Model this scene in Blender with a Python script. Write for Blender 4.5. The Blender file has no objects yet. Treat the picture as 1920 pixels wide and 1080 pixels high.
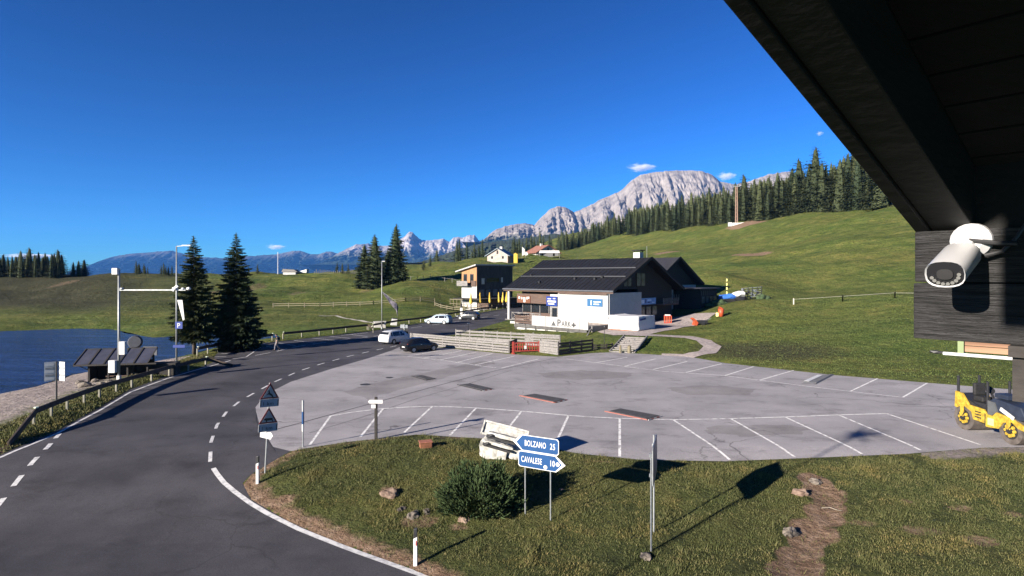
import bpy, bmesh, math, random
import numpy as np
from mathutils import Vector, Matrix, noise as mnoise

# ---------------------------------------------------------------- camera, sky, sun
F, H, VH = 1100.0, 8.3, 516.0          # focal length in photo pixels, eye height, horizon row
sc = bpy.context.scene
C = sc.collection
cam_d = bpy.data.cameras.new("camera"); cam = bpy.data.objects.new("camera", cam_d); C.objects.link(cam)
cam.location = (0, 0, H); cam.rotation_euler = (math.radians(90), 0, 0)
cam_d.sensor_width = 36; cam_d.lens = 36 * F / 1920; cam_d.shift_y = -(540 - VH) / 1920
cam_d.clip_start = 0.05; cam_d.clip_end = 60000
sc.camera = cam
SUN_AZ = math.radians(229.8)           # clockwise from +Y
SUN_EL = math.radians(17.3)
world = bpy.data.worlds.new("World"); sc.world = world; world.use_nodes = True
wn = world.node_tree
sky = wn.nodes.new("ShaderNodeTexSky"); sky.sky_type = 'NISHITA'; sky.sun_disc = False
sky.sun_elevation = SUN_EL; sky.sun_rotation = SUN_AZ
sky.altitude = 1800; sky.air_density = 1.0; sky.dust_density = 0.1; sky.ozone_density = 5.0
bg = wn.nodes["Background"]; bg.inputs[1].default_value = 0.06
# the webcam's vivid colour response: the same tone curve over the whole sky
def vm(op, val, src):
    n = wn.nodes.new("ShaderNodeVectorMath"); n.operation = op; n.inputs[1].default_value = val; wn.links.new(src, n.inputs[0]); return n.outputs[0]
gm = wn.nodes.new("ShaderNodeGamma"); gm.inputs[1].default_value = 1.6
wn.links.new(vm('MINIMUM', (7, 7, 7), sky.outputs[0]), gm.inputs[0])
wn.links.new(vm('MULTIPLY', (0.125, 0.260, 0.315), gm.outputs[0]), bg.inputs[0])
sun_d = bpy.data.lights.new("sun", 'SUN'); sun_d.energy = 5.0; sun_d.angle = math.radians(0.5); sun_d.color = (1.0, 0.90, 0.78)
sun = bpy.data.objects.new("sun", sun_d); C.objects.link(sun)
sdir = Vector((math.sin(SUN_AZ) * math.cos(SUN_EL), math.cos(SUN_AZ) * math.cos(SUN_EL), math.sin(SUN_EL)))
sun.rotation_euler = sdir.to_track_quat('Z', 'Y').to_euler(); sun.location = (-30, -30, 40)
sc.view_settings.view_transform = 'Standard'; sc.view_settings.look = 'None'
sc.view_settings.exposure = 1.6; sc.view_settings.gamma = 1.0; sc.view_settings.use_curve_mapping = False

R = random.Random(7)
# ---------------------------------------------------------------- place and ground
def gz(y):                                    # the paved ground: level, falling away towards the hotel
    if y >= 29: return 0.0
    t = min(1.0, (29 - y) / 10.0); s = t * t * (3 - 2 * t)
    return -1.0 * s - max(0, 19 - y) * 0.03
def P(u, v, y): return Vector(((u - 960) / F * y, y, H - (v - VH) / F * y))
def G(u, v, z=None):                          # ground point that the photo shows at (u, v)
    y = 40.0
    for _ in range(40):
        zz = gz(y) if z is None else z
        y = 0.5 * y + 0.5 * (H - zz) * F / (v - VH)
    zz = gz(y) if z is None else z
    return Vector(((u - 960) / F * y, y, zz))

# ---------------------------------------------------------------- materials
MATS = {}
def mat(name, col, rough=0.8, var=0.12, scale=4.0, bump=0.0, bscale=30.0, metal=0.0, col2=None, stretch=(1, 1, 1), spec=0.4, coord='pos', detail=5.0, contrast=(0.35, 0.65)):
    if name in MATS: return MATS[name]
    m = bpy.data.materials.new(name); m.use_nodes = True
    nt = m.node_tree; b = nt.nodes["Principled BSDF"]
    b.inputs["Roughness"].default_value = rough; b.inputs["Metallic"].default_value = metal
    b.inputs["Specular IOR Level"].default_value = spec
    if coord == 'pos':
        g = nt.nodes.new("ShaderNodeNewGeometry"); src = g.outputs["Position"]
    else:
        g = nt.nodes.new("ShaderNodeTexCoord"); src = g.outputs["Object"]
    mp = nt.nodes.new("ShaderNodeMapping"); mp.inputs["Scale"].default_value = stretch
    nt.links.new(src, mp.inputs["Vector"])
    n = nt.nodes.new("ShaderNodeTexNoise"); n.inputs["Scale"].default_value = scale; n.inputs["Detail"].default_value = detail
    nt.links.new(mp.outputs[0], n.inputs["Vector"])
    r = nt.nodes.new("ShaderNodeValToRGB")
    c2 = col2 or tuple(c * (1 + var) for c in col); c1 = col if col2 else tuple(c * (1 - var) for c in col)
    r.color_ramp.elements[0].color = (*c1, 1); r.color_ramp.elements[1].color = (*c2, 1)
    r.color_ramp.elements[0].position = contrast[0]; r.color_ramp.elements[1].position = contrast[1]
    nt.links.new(n.outputs["Fac"], r.inputs[0]); nt.links.new(r.outputs[0], b.inputs["Base Color"])
    if bump:
        n2 = nt.nodes.new("ShaderNodeTexNoise"); n2.inputs["Scale"].default_value = bscale; n2.inputs["Detail"].default_value = 6
        nt.links.new(mp.outputs[0], n2.inputs["Vector"])
        bp = nt.nodes.new("ShaderNodeBump"); bp.inputs["Strength"].default_value = bump; bp.inputs["Distance"].default_value = 0.05
        nt.links.new(n2.outputs["Fac"], bp.inputs["Height"]); nt.links.new(bp.outputs[0], b.inputs["Normal"])
    MATS[name] = m
    return m
def nodes_of(name):
    m = bpy.data.materials.new(name); m.use_nodes = True; MATS[name] = m
    return m, m.node_tree, m.node_tree.nodes["Principled BSDF"]
def nz(nt, src, scale, detail=6, rough=0.55, stretch=None):
    if stretch:
        mp = nt.nodes.new("ShaderNodeMapping"); mp.inputs["Scale"].default_value = stretch; nt.links.new(src, mp.inputs[0]); src = mp.outputs[0]
    n = nt.nodes.new("ShaderNodeTexNoise"); n.inputs["Scale"].default_value = scale; n.inputs["Detail"].default_value = detail; n.inputs["Roughness"].default_value = rough
    nt.links.new(src, n.inputs["Vector"]); return n.outputs["Fac"]
def ramp(nt, fac, stops):
    r = nt.nodes.new("ShaderNodeValToRGB"); e = r.color_ramp.elements
    while len(e) < len(stops): e.new(0.5)
    for el, (p, c) in zip(e, stops):
        el.position = p; el.color = (*c, 1) if len(c) == 3 else c
    nt.links.new(fac, r.inputs[0]); return r.outputs[0]
def mixc(nt, fac, a, b, mode='MIX'):
    m = nt.nodes.new("ShaderNodeMix"); m.data_type = 'RGBA'; m.blend_type = mode
    for s, i in ((fac, 0), (a, 6), (b, 7)):
        if hasattr(s, 'node'): nt.links.new(s, m.inputs[i])
        elif i == 0: m.inputs[0].default_value = s
        else: m.inputs[i].default_value = (*s, 1)
    return m.outputs[2]
def posn(nt): return nt.nodes.new("ShaderNodeNewGeometry").outputs["Position"]
def bumpn(nt, h, strength, dist, b):
    bp = nt.nodes.new("ShaderNodeBump"); bp.inputs["Strength"].default_value = strength; bp.inputs["Distance"].default_value = dist
    nt.links.new(h, bp.inputs["Height"]); nt.links.new(bp.outputs[0], b.inputs["Normal"])

# meadow: grass tones with dry and bare patches taken from the "cover" attribute (r bare soil, g dry grass and painted left-hill shade, b gravel)
def meadow_mat():
    m, nt, b = nodes_of("meadow"); p = posn(nt)
    a = nt.nodes.new("ShaderNodeAttribute"); a.attribute_name = "cover"; sep = nt.nodes.new("ShaderNodeSeparateColor"); nt.links.new(a.outputs["Color"], sep.inputs[0])
    g = ramp(nt, nz(nt, p, 0.35, 8, 0.62), [(0.30, (0.058, 0.083, 0.021)), (0.5, (0.092, 0.116, 0.031)), (0.70, (0.140, 0.146, 0.047))])
    f = ramp(nt, nz(nt, p, 2.6, 8, 0.75, (1, 0.6, 1)), [(0.32, (0.42, 0.46, 0.40)), (0.52, (1, 1, 1)), (0.72, (1.5, 1.4, 1.3))])
    g = mixc(nt, 1.0, g, f, 'MULTIPLY')
    lg = ramp(nt, nz(nt, p, 0.055, 4, 0.6), [(0.35, (0.80, 0.90, 0.8)), (0.65, (1.22, 1.05, 1.05))])
    g = mixc(nt, 1.0, g, lg, 'MULTIPLY')
    tr_ = ramp(nt, nz(nt, p, 0.30, 7, 0.6, (0.12, 1.0, 2.2)), [(0.36, (0.72, 0.78, 0.75)), (0.5, (1, 1, 1)), (0.66, (1.22, 1.16, 1.12))]); g = mixc(nt, 1.0, g, tr_, 'MULTIPLY')
    dry_shade = ramp(nt, nz(nt, p, 1.3, 8, 0.7), [(0.3, (0.024, 0.025, 0.014)), (0.7, (0.062, 0.058, 0.032))])  # dark tones also carry the shade painted on the left hillside
    g = mixc(nt, sep.outputs[1], g, dry_shade)
    soil = ramp(nt, nz(nt, p, 3.0, 8, 0.7), [(0.3, (0.105, 0.066, 0.042)), (0.5, (0.21, 0.140, 0.095)), (0.72, (0.34, 0.25, 0.185))])
    mm = nt.nodes.new("ShaderNodeMath"); mm.operation = 'MULTIPLY_ADD'; mm.inputs[1].default_value = 0.9; 
    nt.links.new(nz(nt, p, 1.6, 8, 0.7), mm.inputs[0]); mm.inputs[2].default_value = -0.45
    ad = nt.nodes.new("ShaderNodeMath"); ad.operation = 'ADD'; nt.links.new(sep.outputs[0], ad.inputs[0]); nt.links.new(mm.outputs[0], ad.inputs[1])
    sm = ramp(nt, ad.outputs[0], [(0.36, (0, 0, 0)), (0.60, (1, 1, 1))])
    g = mixc(nt, sm, g, soil)
    gr = ramp(nt, nz(nt, p, 4.0, 8, 0.75), [(0.3, (0.16, 0.13, 0.12)), (0.55, (0.30, 0.26, 0.245)), (0.75, (0.42, 0.38, 0.35))])
    ad2 = nt.nodes.new("ShaderNodeMath"); ad2.operation = 'ADD'; nt.links.new(sep.outputs[2], ad2.inputs[0]); nt.links.new(mm.outputs[0], ad2.inputs[1])
    g = mixc(nt, ramp(nt, ad2.outputs[0], [(0.38, (0, 0, 0)), (0.58, (1, 1, 1))]), g, gr)
    nt.links.new(g, b.inputs["Base Color"]); b.inputs["Roughness"].default_value = 0.95; b.inputs["Specular IOR Level"].default_value = 0.1
    mx = nt.nodes.new("ShaderNodeMath"); mx.operation = 'ADD'; nt.links.new(nz(nt, p, 0.8, 8, 0.65), mx.inputs[0])
    m2 = nt.nodes.new("ShaderNodeMath"); m2.operation = 'MULTIPLY'; m2.inputs[1].default_value = 0.35; nt.links.new(nz(nt, p, 6.0, 6, 0.7), m2.inputs[0]); nt.links.new(m2.outputs[0], mx.inputs[1])
    bumpn(nt, mx.outputs[0], 1.0, 0.8, b)
    return m
def asphalt_mat(name, c0, c1, crack=0.6):
    m, nt, b = nodes_of(name); p = posn(nt)
    g = ramp(nt, nz(nt, p, 0.22, 6, 0.6), [(0.32, c0), (0.68, c1)])
    f = ramp(nt, nz(nt, p, 22.0, 4, 0.8), [(0.3, (0.66, 0.66, 0.66)), (0.7, (1.34, 1.34, 1.34))])
    g = mixc(nt, 1.0, g, f, 'MULTIPLY')
    st = ramp(nt, nz(nt, p, 0.55, 8, 0.72, (0.6, 1.0, 1)), [(0.30, (0.55, 0.54, 0.55)), (0.46, (0.95, 0.95, 0.95)), (0.60, (1, 1, 1)), (0.74, (1.18, 1.14, 1.10))])
    g = mixc(nt, 1.0, g, st, 'MULTIPLY')
    # cracks
    nn = nt.nodes.new("ShaderNodeTexNoise"); nn.inputs["Scale"].default_value = 0.5; nn.inputs["Detail"].default_value = 6; nt.links.new(p, nn.inputs["Vector"])
    va = nt.nodes.new("ShaderNodeVectorMath"); va.operation = 'MULTIPLY_ADD'; va.inputs[1].default_value = (3, 3, 0); nt.links.new(nn.outputs["Color"], va.inputs[0]); nt.links.new(p, va.inputs[2])
    vo = nt.nodes.new("ShaderNodeTexVoronoi"); vo.feature = 'DISTANCE_TO_EDGE'; vo.inputs["Scale"].default_value = 0.17; nt.links.new(va.outputs[0], vo.inputs["Vector"])
    ck = ramp(nt, vo.outputs["Distance"], [(0.0, (1, 1, 1)), (0.007, (0, 0, 0))])
    br = ramp(nt, nz(nt, p, 0.12, 2, 0.5), [(0.48, (0, 0, 0)), (0.58, (crack, crack, crack))])
    cm = mixc(nt, 1.0, ck, br, 'MULTIPLY')
    g = mixc(nt, cm, g, (0.02, 0.02, 0.021))
    nt.links.new(g, b.inputs["Base Color"]); b.inputs["Roughness"].default_value = 0.88; b.inputs["Specular IOR Level"].default_value = 0.25
    bumpn(nt, nz(nt, p, 30.0, 5, 0.7), 0.35, 0.02, b)
    return m
def wood(name, c0, c1, along='x', rough=0.85, sc_=3.0):
    st = {'x': (0.25, 5, 5), 'y': (5, 0.25, 5), 'z': (5, 5, 0.25)}[along]
    return mat(name, c0, rough, 0, sc_, 0.25, 6.0, col2=c1, stretch=st, coord='obj')

M_meadow = meadow_mat()
M_road = asphalt_mat("road_asphalt", (0.030, 0.029, 0.035), (0.068, 0.065, 0.074), 0.5)
M_park = asphalt_mat("worn_asphalt", (0.215, 0.205, 0.214), (0.318, 0.302, 0.308), 0.7)
M_paint = mat("road_paint", (0.30, 0.30, 0.31), 0.7, 0, 5.0, col2=(0.55, 0.545, 0.54), contrast=(0.3, 0.55), detail=9)
M_oldpaint = mat("worn_road_paint", (0.30, 0.285, 0.28), 0.8, 0, 4.0, col2=(0.68, 0.67, 0.65), contrast=(0.34, 0.52), detail=9)
M_metal = mat("galvanised", (0.30, 0.315, 0.325), 0.45, 0.12, 6, metal=0.6)
M_pole = mat("pole_steel", (0.24, 0.25, 0.255), 0.5, 0.1, 3, metal=0.35)
M_white = mat("white_paint", (0.50, 0.50, 0.495), 0.5, 0.06, 3)
M_plaster = mat("white_plaster", (0.38, 0.375, 0.365), 0.9, 0.05, 1.5, 0.15, 25)
M_dark = mat("dark_plastic", (0.018, 0.018, 0.02), 0.5, 0.2, 8)
M_black = mat("black_rubber", (0.012, 0.012, 0.013), 0.75, 0.3, 10)
M_corten = mat("corten_steel", (0.030, 0.022, 0.018), 0.75, 0, 4, col2=(0.060, 0.043, 0.032))
M_railpost = mat("rail_post_steel", (0.20, 0.19, 0.15), 0.7, 0.2, 5)
M_greywood = wood("weathered_grey_wood", (0.10, 0.095, 0.092), (0.20, 0.19, 0.183))
M_palewood = wood("pale_wood", (0.10, 0.088, 0.058), (0.18, 0.155, 0.10))
M_brownwood = wood("brown_wood", (0.05, 0.032, 0.026), (0.10, 0.066, 0.052))
M_darkwood = wood("dark_stained_wood", (0.016, 0.014, 0.013), (0.032, 0.028, 0.026))
M_orangewood = wood("larch_wood", (0.20, 0.10, 0.045), (0.32, 0.18, 0.085), 'z')
M_roofdark = mat("dark_roof_sheet", (0.010, 0.0105, 0.013), 0.55, 0.2, 1.2, spec=0.25)
M_glass = mat("dark_glass", (0.012, 0.014, 0.017), 0.08, 0.2, 2, spec=0.6)
M_blue = mat("sign_blue", (0.0018, 0.040, 0.135), 0.4, 0.08, 3)
M_bluedark = mat("panel_blue", (0.008, 0.026, 0.16), 0.45, 0.1, 3)
M_red = mat("red_plastic", (0.27, 0.04, 0.03), 0.5, 0.15, 4)
M_orange = mat("orange_plastic", (0.33, 0.06, 0.022), 0.5, 0.1, 4)
M_yellow = mat("machine_yellow", (0.33, 0.225, 0.026), 0.5, 0.28, 6)
M_yellowcloth = mat("yellow_cloth", (0.48, 0.32, 0.05), 0.9, 0.1, 3)
M_rock = mat("field_stone", (0.065, 0.055, 0.046), 0.9, 0, 3.0, 0.7, 9, col2=(0.17, 0.145, 0.12), detail=9)
M_steel = mat("drum_steel", (0.14, 0.12, 0.105), 0.5, 0.25, 4, metal=0.5)

# ---------------------------------------------------------------- mesh helpers
class MB:
    def __init__(s): s.v = []; s.f = []
    def add(s, vs, fs):
        o = len(s.v); s.v += [tuple(v) for v in vs]; s.f += [tuple(i + o for i in f) for f in fs]; return s
    def box(s, c, d, M=None):
        x, y, z = (k / 2 for k in d)
        vs = [Vector((a * x, b * y, e * z)) for e in (-1, 1) for b in (-1, 1) for a in (-1, 1)]
        if M is not None: vs = [M @ v for v in vs]
        vs = [v + Vector(c) for v in vs]
        return s.add(vs, [(0, 2, 3, 1), (4, 5, 7, 6), (0, 1, 5, 4), (2, 6, 7, 3), (0, 4, 6, 2), (1, 3, 7, 5)])
    def bb(s, x0, x1, y0, y1, z0, z1):
        return s.box(((x0 + x1) / 2, (y0 + y1) / 2, (z0 + z1) / 2), (x1 - x0, y1 - y0, z1 - z0))
    def beam(s, p, q, w, h, up=(0, 0, 1)):
        p = Vector(p); q = Vector(q); d = (q - p); L = d.length; d.normalize(); up = Vector(up)
        a = d.cross(up)
        if a.length < 1e-4: a = d.cross(Vector((1, 0, 0)))
        a.normalize(); b = a.cross(d); b.normalize()
        vs = []
        for t in (p, q):
            for i, j in ((-1, -1), (1, -1), (1, 1), (-1, 1)): vs.append(t + a * (i * w / 2) + b * (j * h / 2))
        return s.add(vs, [(0, 1, 2, 3), (7, 6, 5, 4), (0, 4, 5, 1), (1, 5, 6, 2), (2, 6, 7, 3), (3, 7, 4, 0)])
    def cyl(s, p, q, r0, r1=None, n=10, caps=True):
        r1 = r0 if r1 is None else r1
        p = Vector(p); q = Vector(q); d = (q - p).normalized(); a = d.orthogonal().normalized(); b = d.cross(a)
        vs = []
        for t, r in ((p, r0), (q, r1)):
            for i in range(n):
                an = 2 * math.pi * i / n; vs.append(t + (a * math.cos(an) + b * math.sin(an)) * r)
        fs = [(i, (i + 1) % n, n + (i + 1) % n, n + i) for i in range(n)]
        if caps: fs += [tuple(range(n - 1, -1, -1)), tuple(range(n, 2 * n))]
        return s.add(vs, fs)
    def tube(s, pts, r, n=6):
        for a, b in zip(pts, pts[1:]): s.cyl(a, b, r, r, n)
        return s
    def prism(s, poly, y0, y1):      # polygon in x,z extruded along y
        n = len(poly)
        vs = [(x, y0, z) for x, z in poly] + [(x, y1, z) for x, z in poly]
        return s.add(vs, [tuple(range(n)), tuple(range(2 * n - 1, n - 1, -1))] + [(i, n + i, n + (i + 1) % n, (i + 1) % n) for i in range(n)])
    def prismx(s, poly, x0, x1):     # polygon in y,z extruded along x
        n = len(poly)
        vs = [(x0, y, z) for y, z in poly] + [(x1, y, z) for y, z in poly]
        return s.add(vs, [tuple(range(n - 1, -1, -1)), tuple(range(n, 2 * n))] + [((i + 1) % n, n + (i + 1) % n, n + i, i) for i in range(n)])
    def blob(s, c, r, seed=0, sub=2, rough=0.3):
        bm = bmesh.new(); bmesh.ops.create_icosphere(bm, subdivisions=sub, radius=1)
        bm.verts.ensure_lookup_table(); vs = []
        for v in bm.verts:
            k = 1 + rough * mnoise.noise(v.co * 1.7 + Vector((seed * 7.3, seed, -seed)))
            vs.append((c[0] + v.co.x * r[0] * k, c[1] + v.co.y * r[1] * k, c[2] + v.co.z * r[2] * k))
        fs = [tuple(v.index for v in f.verts) for f in bm.faces]; bm.free()
        return s.add(vs, fs)
    def mesh(s, name, m=None, smooth=False):
        me = bpy.data.meshes.new(name); me.from_pydata(s.v, [], s.f); me.update()
        if m: me.materials.append(m)
        if smooth: me.polygons.foreach_set("use_smooth", [True] * len(me.polygons))
        return me
    def build(s, name, m, parent=None, smooth=False, bevel=0.0, angle=None):
        o = bpy.data.objects.new(name, s.mesh(name, m, smooth)); C.objects.link(o)
        if parent is not None: o.parent = parent
        if bevel:
            b = o.modifiers.new("bevel", 'BEVEL'); b.width = bevel; b.segments = 2; b.limit_method = 'ANGLE'; b.angle_limit = 0.6
        if angle: o.data.set_sharp_from_angle(angle=angle)
        return o
def tag(o, label, cat, group=None):
    o["label"] = label; o["category"] = cat
    if group: o["group"] = group
    return o
def thing(name, label, cat, loc=(0, 0, 0), rz=0.0, group=None):
    o = bpy.data.objects.new(name, None); C.objects.link(o); o.location = loc; o.rotation_euler = (0, 0, rz); o.empty_display_size = 0.2
    return tag(o, label, cat, group)
def struct(o): o["kind"] = "structure"; return o
def copy_tree(root, loc, rz=0.0, scale=1.0, label=None, group=None, parent=None):
    c = root.copy(); C.objects.link(c)
    if parent is None:
        c.location = loc; c.rotation_euler = (0, 0, rz); c.scale = (scale,) * 3 if not hasattr(scale, '__len__') else scale
        if label: c["label"] = label
        if group: c["group"] = group
    else: c.parent = parent
    for ch in [k for k in root.children]: copy_tree(ch, None, parent=c)
    return c
def kid(name, mesh, parent, loc=(0, 0, 0), rz=0.0):      # a piece that shares its mesh with alike pieces
    o = bpy.data.objects.new(name, mesh); C.objects.link(o); o.parent = parent; o.location = loc; o.rotation_euler = (0, 0, rz); return o
def text_mesh(body, size, m, extrude=0.002, align='LEFT', bold=0.0, sx=1.0):
    cu = bpy.data.curves.new("lettering", 'FONT'); cu.body = body; cu.size = size; cu.extrude = extrude; cu.align_x = align; cu.offset = bold; cu.space_character = 1.12
    cu.resolution_u = 3
    ob = bpy.data.objects.new("lettering", cu); C.objects.link(ob)
    dg = bpy.context.evaluated_depsgraph_get(); me = bpy.data.meshes.new_from_object(ob.evaluated_get(dg)); bpy.data.objects.remove(ob)
    me.name = "lettering"; me.materials.clear(); me.materials.append(m)
    if sx != 1: me.transform(Matrix.Diagonal((sx, 1, 1, 1)))
    return me
def lettering(body, size, m, parent, loc, rot, **k):      # text lies in local x,z after rot
    o = bpy.data.objects.new("lettering", text_mesh(body, size, m, **k)); C.objects.link(o); o.parent = parent; o.location = loc; o.rotation_euler = rot; return o
# ---------------------------------------------------------------- terrain
ROAD_PX = [(-420, 1015), (-200, 935), (0, 853), (60, 828), (109, 806), (188, 763), (244, 730), (313, 705.5), (372, 690), (398, 680), (405, 664), (440, 650), (480, 644), (520, 640.5), (600, 631), (690, 622), (745, 612), (790, 606), (855, 594), (920, 583), (962, 576), (1010, 570),
           (1010, 584), (966, 596), (900, 615), (850, 628), (800, 634), (775, 640), (800, 648), (830, 652), (955, 664), (1045, 669), (1110, 662), (1150, 660.5), (1290, 668.5), (1360, 681), (1560, 703), (1790, 722), (2050, 742), (2400, 760), (2400, 815), (2050, 836), (1840, 840),
           (1700, 851), (1560, 857), (1360, 865), (1200, 862), (1080, 850), (1000, 834), (900, 822), (780, 815), (650, 829), (545, 846), (500, 872), (470, 890), (455, 906), (470, 936), (540, 977), (620, 1012), (740, 1057), (900, 1125), (1150, 1260), (-420, 1260)]
LAKE_Z = -1.2
LAKE_PX = [(-420, 872), (-150, 785), (0, 739), (70, 724), (135, 702), (210, 691), (300, 679), (345, 667), (400, 653), (450, 643), (500, 636.5), (524, 631), (514, 627), (440, 624), (380, 627), (330, 629), (290, 632), (235, 625), (215, 616), (150, 616), (0, 621), (-420, 640)]
road_xy = np.array([G(*p)[:2] for p in ROAD_PX]); lake_xy = np.array([G(u, v, LAKE_Z)[:2] for u, v in LAKE_PX])
def signed_dist(pts, poly):                    # positive outside
    d = np.full(len(pts), 1e9); ins = np.zeros(len(pts), bool); n = len(poly)
    for i in range(n):
        a = poly[i]; b = poly[(i + 1) % n]; ab = b - a
        t = np.clip(((pts - a) @ ab) / (ab @ ab + 1e-12), 0, 1)
        d = np.minimum(d, np.hypot(*(pts - a - t[:, None] * ab).T))
        c = (a[1] > pts[:, 1]) != (b[1] > pts[:, 1])
        with np.errstate(divide='ignore', invalid='ignore'):
            xs = (b[0] - a[0]) * (pts[:, 1] - a[1]) / (b[1] - a[1]) + a[0]
        ins ^= c & (pts[:, 0] < xs)
    return np.where(ins, -d, d)
GULLY = [G(1530, 895, -.05), G(1545, 915, -.15), G(1555, 940, -.35), G(1545, 965, -.5), G(1525, 995, -.6), G(1510, 1025, -.75), G(1500, 1055, -.8), G(1490, 1090, -.9)]
CTRL = []
def cp(u, v, y): p = P(u, v, y); CTRL.append((p.x, p.y, p.z))
for p in road_xy[::2]: CTRL.append((p[0], p[1], gz(p[1])))
for p in lake_xy[::2]: CTRL.append((p[0], p[1], -0.7))
for u, v, y in [(-300, 560, 150), (-300, 520, 230), (0, 570, 140), (0, 545, 175), (0, 521, 220), (150, 545, 180), (150, 520, 220), (300, 562, 150), (300, 540, 180), (300, 515, 225), (420, 575, 130), (500, 565, 150), (500, 540, 185), (500, 514, 230),
                (600, 594, 118), (600, 580, 138), (600, 560, 158), (600, 535, 190), (660, 511, 232), (700, 590, 122), (700, 562, 150), (700, 541, 182), (770, 520, 210), (770, 502, 240), (800, 570, 140), (800, 545, 165), (820, 525, 190), (860, 491, 250), (850, 578, 146), (900, 573, 154), (960, 571, 158), (880, 540, 185),
                (950, 488, 268), (1000, 478, 300), (1020, 481, 300), (990, 520, 195), (1010, 500, 230), (1066, 470, 470), (1120, 456, 440), (1180, 440, 400), (1280, 430, 345), (1380, 418, 300), (1500, 402, 265), (1660, 383, 230), (1900, 358, 210), (2200, 335, 200),
                (1100, 478, 330), (1200, 478, 240), (1250, 498, 175), (1300, 478, 205), (1400, 470, 195), (1400, 440, 250), (1400, 520, 138), (1420, 558, 108), (1500, 540, 122), (1500, 580, 92), (1500, 640, 66), (1440, 610, 80), (1600, 600, 80), (1600, 560, 98), (1600, 500, 135), (1600, 440, 178), (1700, 600, 76), (1700, 500, 128), (1700, 430, 175),
                (1700, 670, 57), (1900, 620, 66), (1900, 520, 105), (1900, 430, 155), (2200, 600, 66), (2200, 480, 115)]: cp(u, v, y)
for x, y, z in [(12, 72, 0.75), (17, 72, 1.0), (15, 79, 1.0), (21, 78, 1.0), (22, 90, 1.0), (12, 95, 1.0), (4, 100, .6), (28, 82, 1.15), (30, 92, 1.8), (33, 102, 2.6), (25, 105, 1.3), (18, 110, 1.0), (35, 78, 1.5), (40, 95, 4.0), (24, 64, 0.35), (14, 64, 0.1), (8, 73, 0.2), (4, 78, 0.0), (2, 84, .2), (-2, 92, 0.1), (10, 120, 1.3), (20, 130, 2.4), (0, 128, 0.5), (10, 150, 2.0), (45, 130, 9.5),
                (-160, 330, 0), (-80, 340, 2), (0, 380, 20), (80, 420, 40), (60, 700, 55), (160, 300, 40), (160, 700, 60), (-200, 700, -20), (0, 700, 30), (-140, 120, -.5), (-60, 60, -1), (-60, 25, -1.5), (60, 12, -1), (60, 25, -0.3), (0, 10, -1.6), (-30, 10, -1.9), (110, 100, 16), (110, 60, 5), (70, 35, 1.0)]: CTRL.append((x, y, z))
CTRL = np.array(CTRL)
def wcoord(xy): r = np.hypot(xy[:, 0], xy[:, 1]); return np.stack([np.arctan2(xy[:, 0], np.maximum(xy[:, 1], .1)) * 3.0, np.log(np.maximum(r, 8)) * 2.2], 1)
def tps(r2): return 0.5 * r2 * np.log(r2 + 1e-9)
_w = wcoord(CTRL[:, :2]); _n = len(_w)
_K = tps(((_w[:, None] - _w[None]) ** 2).sum(-1)) + np.eye(_n) * 0.002
_Pm = np.hstack([np.ones((_n, 1)), _w]); _A = np.block([[_K, _Pm], [_Pm.T, np.zeros((3, 3))]])
_sol = np.linalg.solve(_A, np.concatenate([CTRL[:, 2], np.zeros(3)]))
def vnoise(x, y, s, seed=0):
    return np.array([mnoise.noise(Vector((a * s + seed * 13.1, b * s - seed * 4.7, seed))) for a, b in zip(x, y)])
def smooth(t): t = np.clip(t, 0, 1); return t * t * (3 - 2 * t)
def terrain(xy, fine=True):
    xy = np.asarray(xy, float); out = np.empty(len(xy))
    for k in range(0, len(xy), 20000):
        q = xy[k:k + 20000]; w = wcoord(q)
        out[k:k + 20000] = tps(((w[:, None] - _w[None]) ** 2).sum(-1)) @ _sol[:_n] + _sol[_n] + w @ _sol[_n + 1:]
    sr = signed_dist(xy, road_xy); sl = signed_dist(xy, lake_xy)
    base = np.array([gz(y) for y in xy[:, 1]])
    near = np.minimum(0.22 * sr, 0.30 + 0.02 * sr)
    z = np.where(sr < 0, base + np.maximum(sr * 0.25, -0.12), 0)
    nat = out
    near_verge = smooth((34 - xy[:, 1]) / 4) * smooth((xy[:, 0] + 16) / 4)        # the grassy bank below the car park
    bank = base + np.minimum(0.16 * sr, 0.36)
    nat = nat * (1 - near_verge) + bank * near_verge
    wv = smooth(sr / 7.0)
    z = np.where(sr >= 0, (base + near * 0.6) * (1 - wv) + nat * wv, z)
    shore = np.where(sl < 0, LAKE_Z + 0.28 * sl, LAKE_Z + 0.16 * sl); shore = np.maximum(shore, -4)
    ws = smooth(sl / 9.0)
    z = np.where((sl < 9) & (sr > 0), np.where(sl < 0, shore, shore * (1 - ws) + z * ws), z)
    for k_, p_ in enumerate(GULLY):
        dd = np.hypot(xy[:, 0] - p_[0], (xy[:, 1] - p_[1]) * .75); z = z - np.where(sr > .2, .10 * np.exp(-(dd / .55) ** 2), 0)
    if fine:
        a = smooth((sr - 0.2) / 4)
        z = z + a * (vnoise(xy[:, 0], xy[:, 1], 0.35) * 0.10 + vnoise(xy[:, 0], xy[:, 1], 0.09, 1) * 0.5 * smooth((sr - 6) / 25) + (vnoise(xy[:, 0], xy[:, 1], 0.03, 2) * 1.8 + vnoise(xy[:, 0], xy[:, 1], 0.085, 3) * 1.0 + vnoise(xy[:, 0], xy[:, 1], 0.22, 5) * .35) * smooth((xy[:, 1] - 125) / 40) * smooth((sl - 4) / 20))
    return z
def tz(x, y): return float(terrain(np.array([[x, y]]))[0])
def T(u, v, y):                                 # point of the terrain below a photo column at distance y
    x = (u - 960) / F * y; return Vector((x, y, tz(x, y)))

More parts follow.
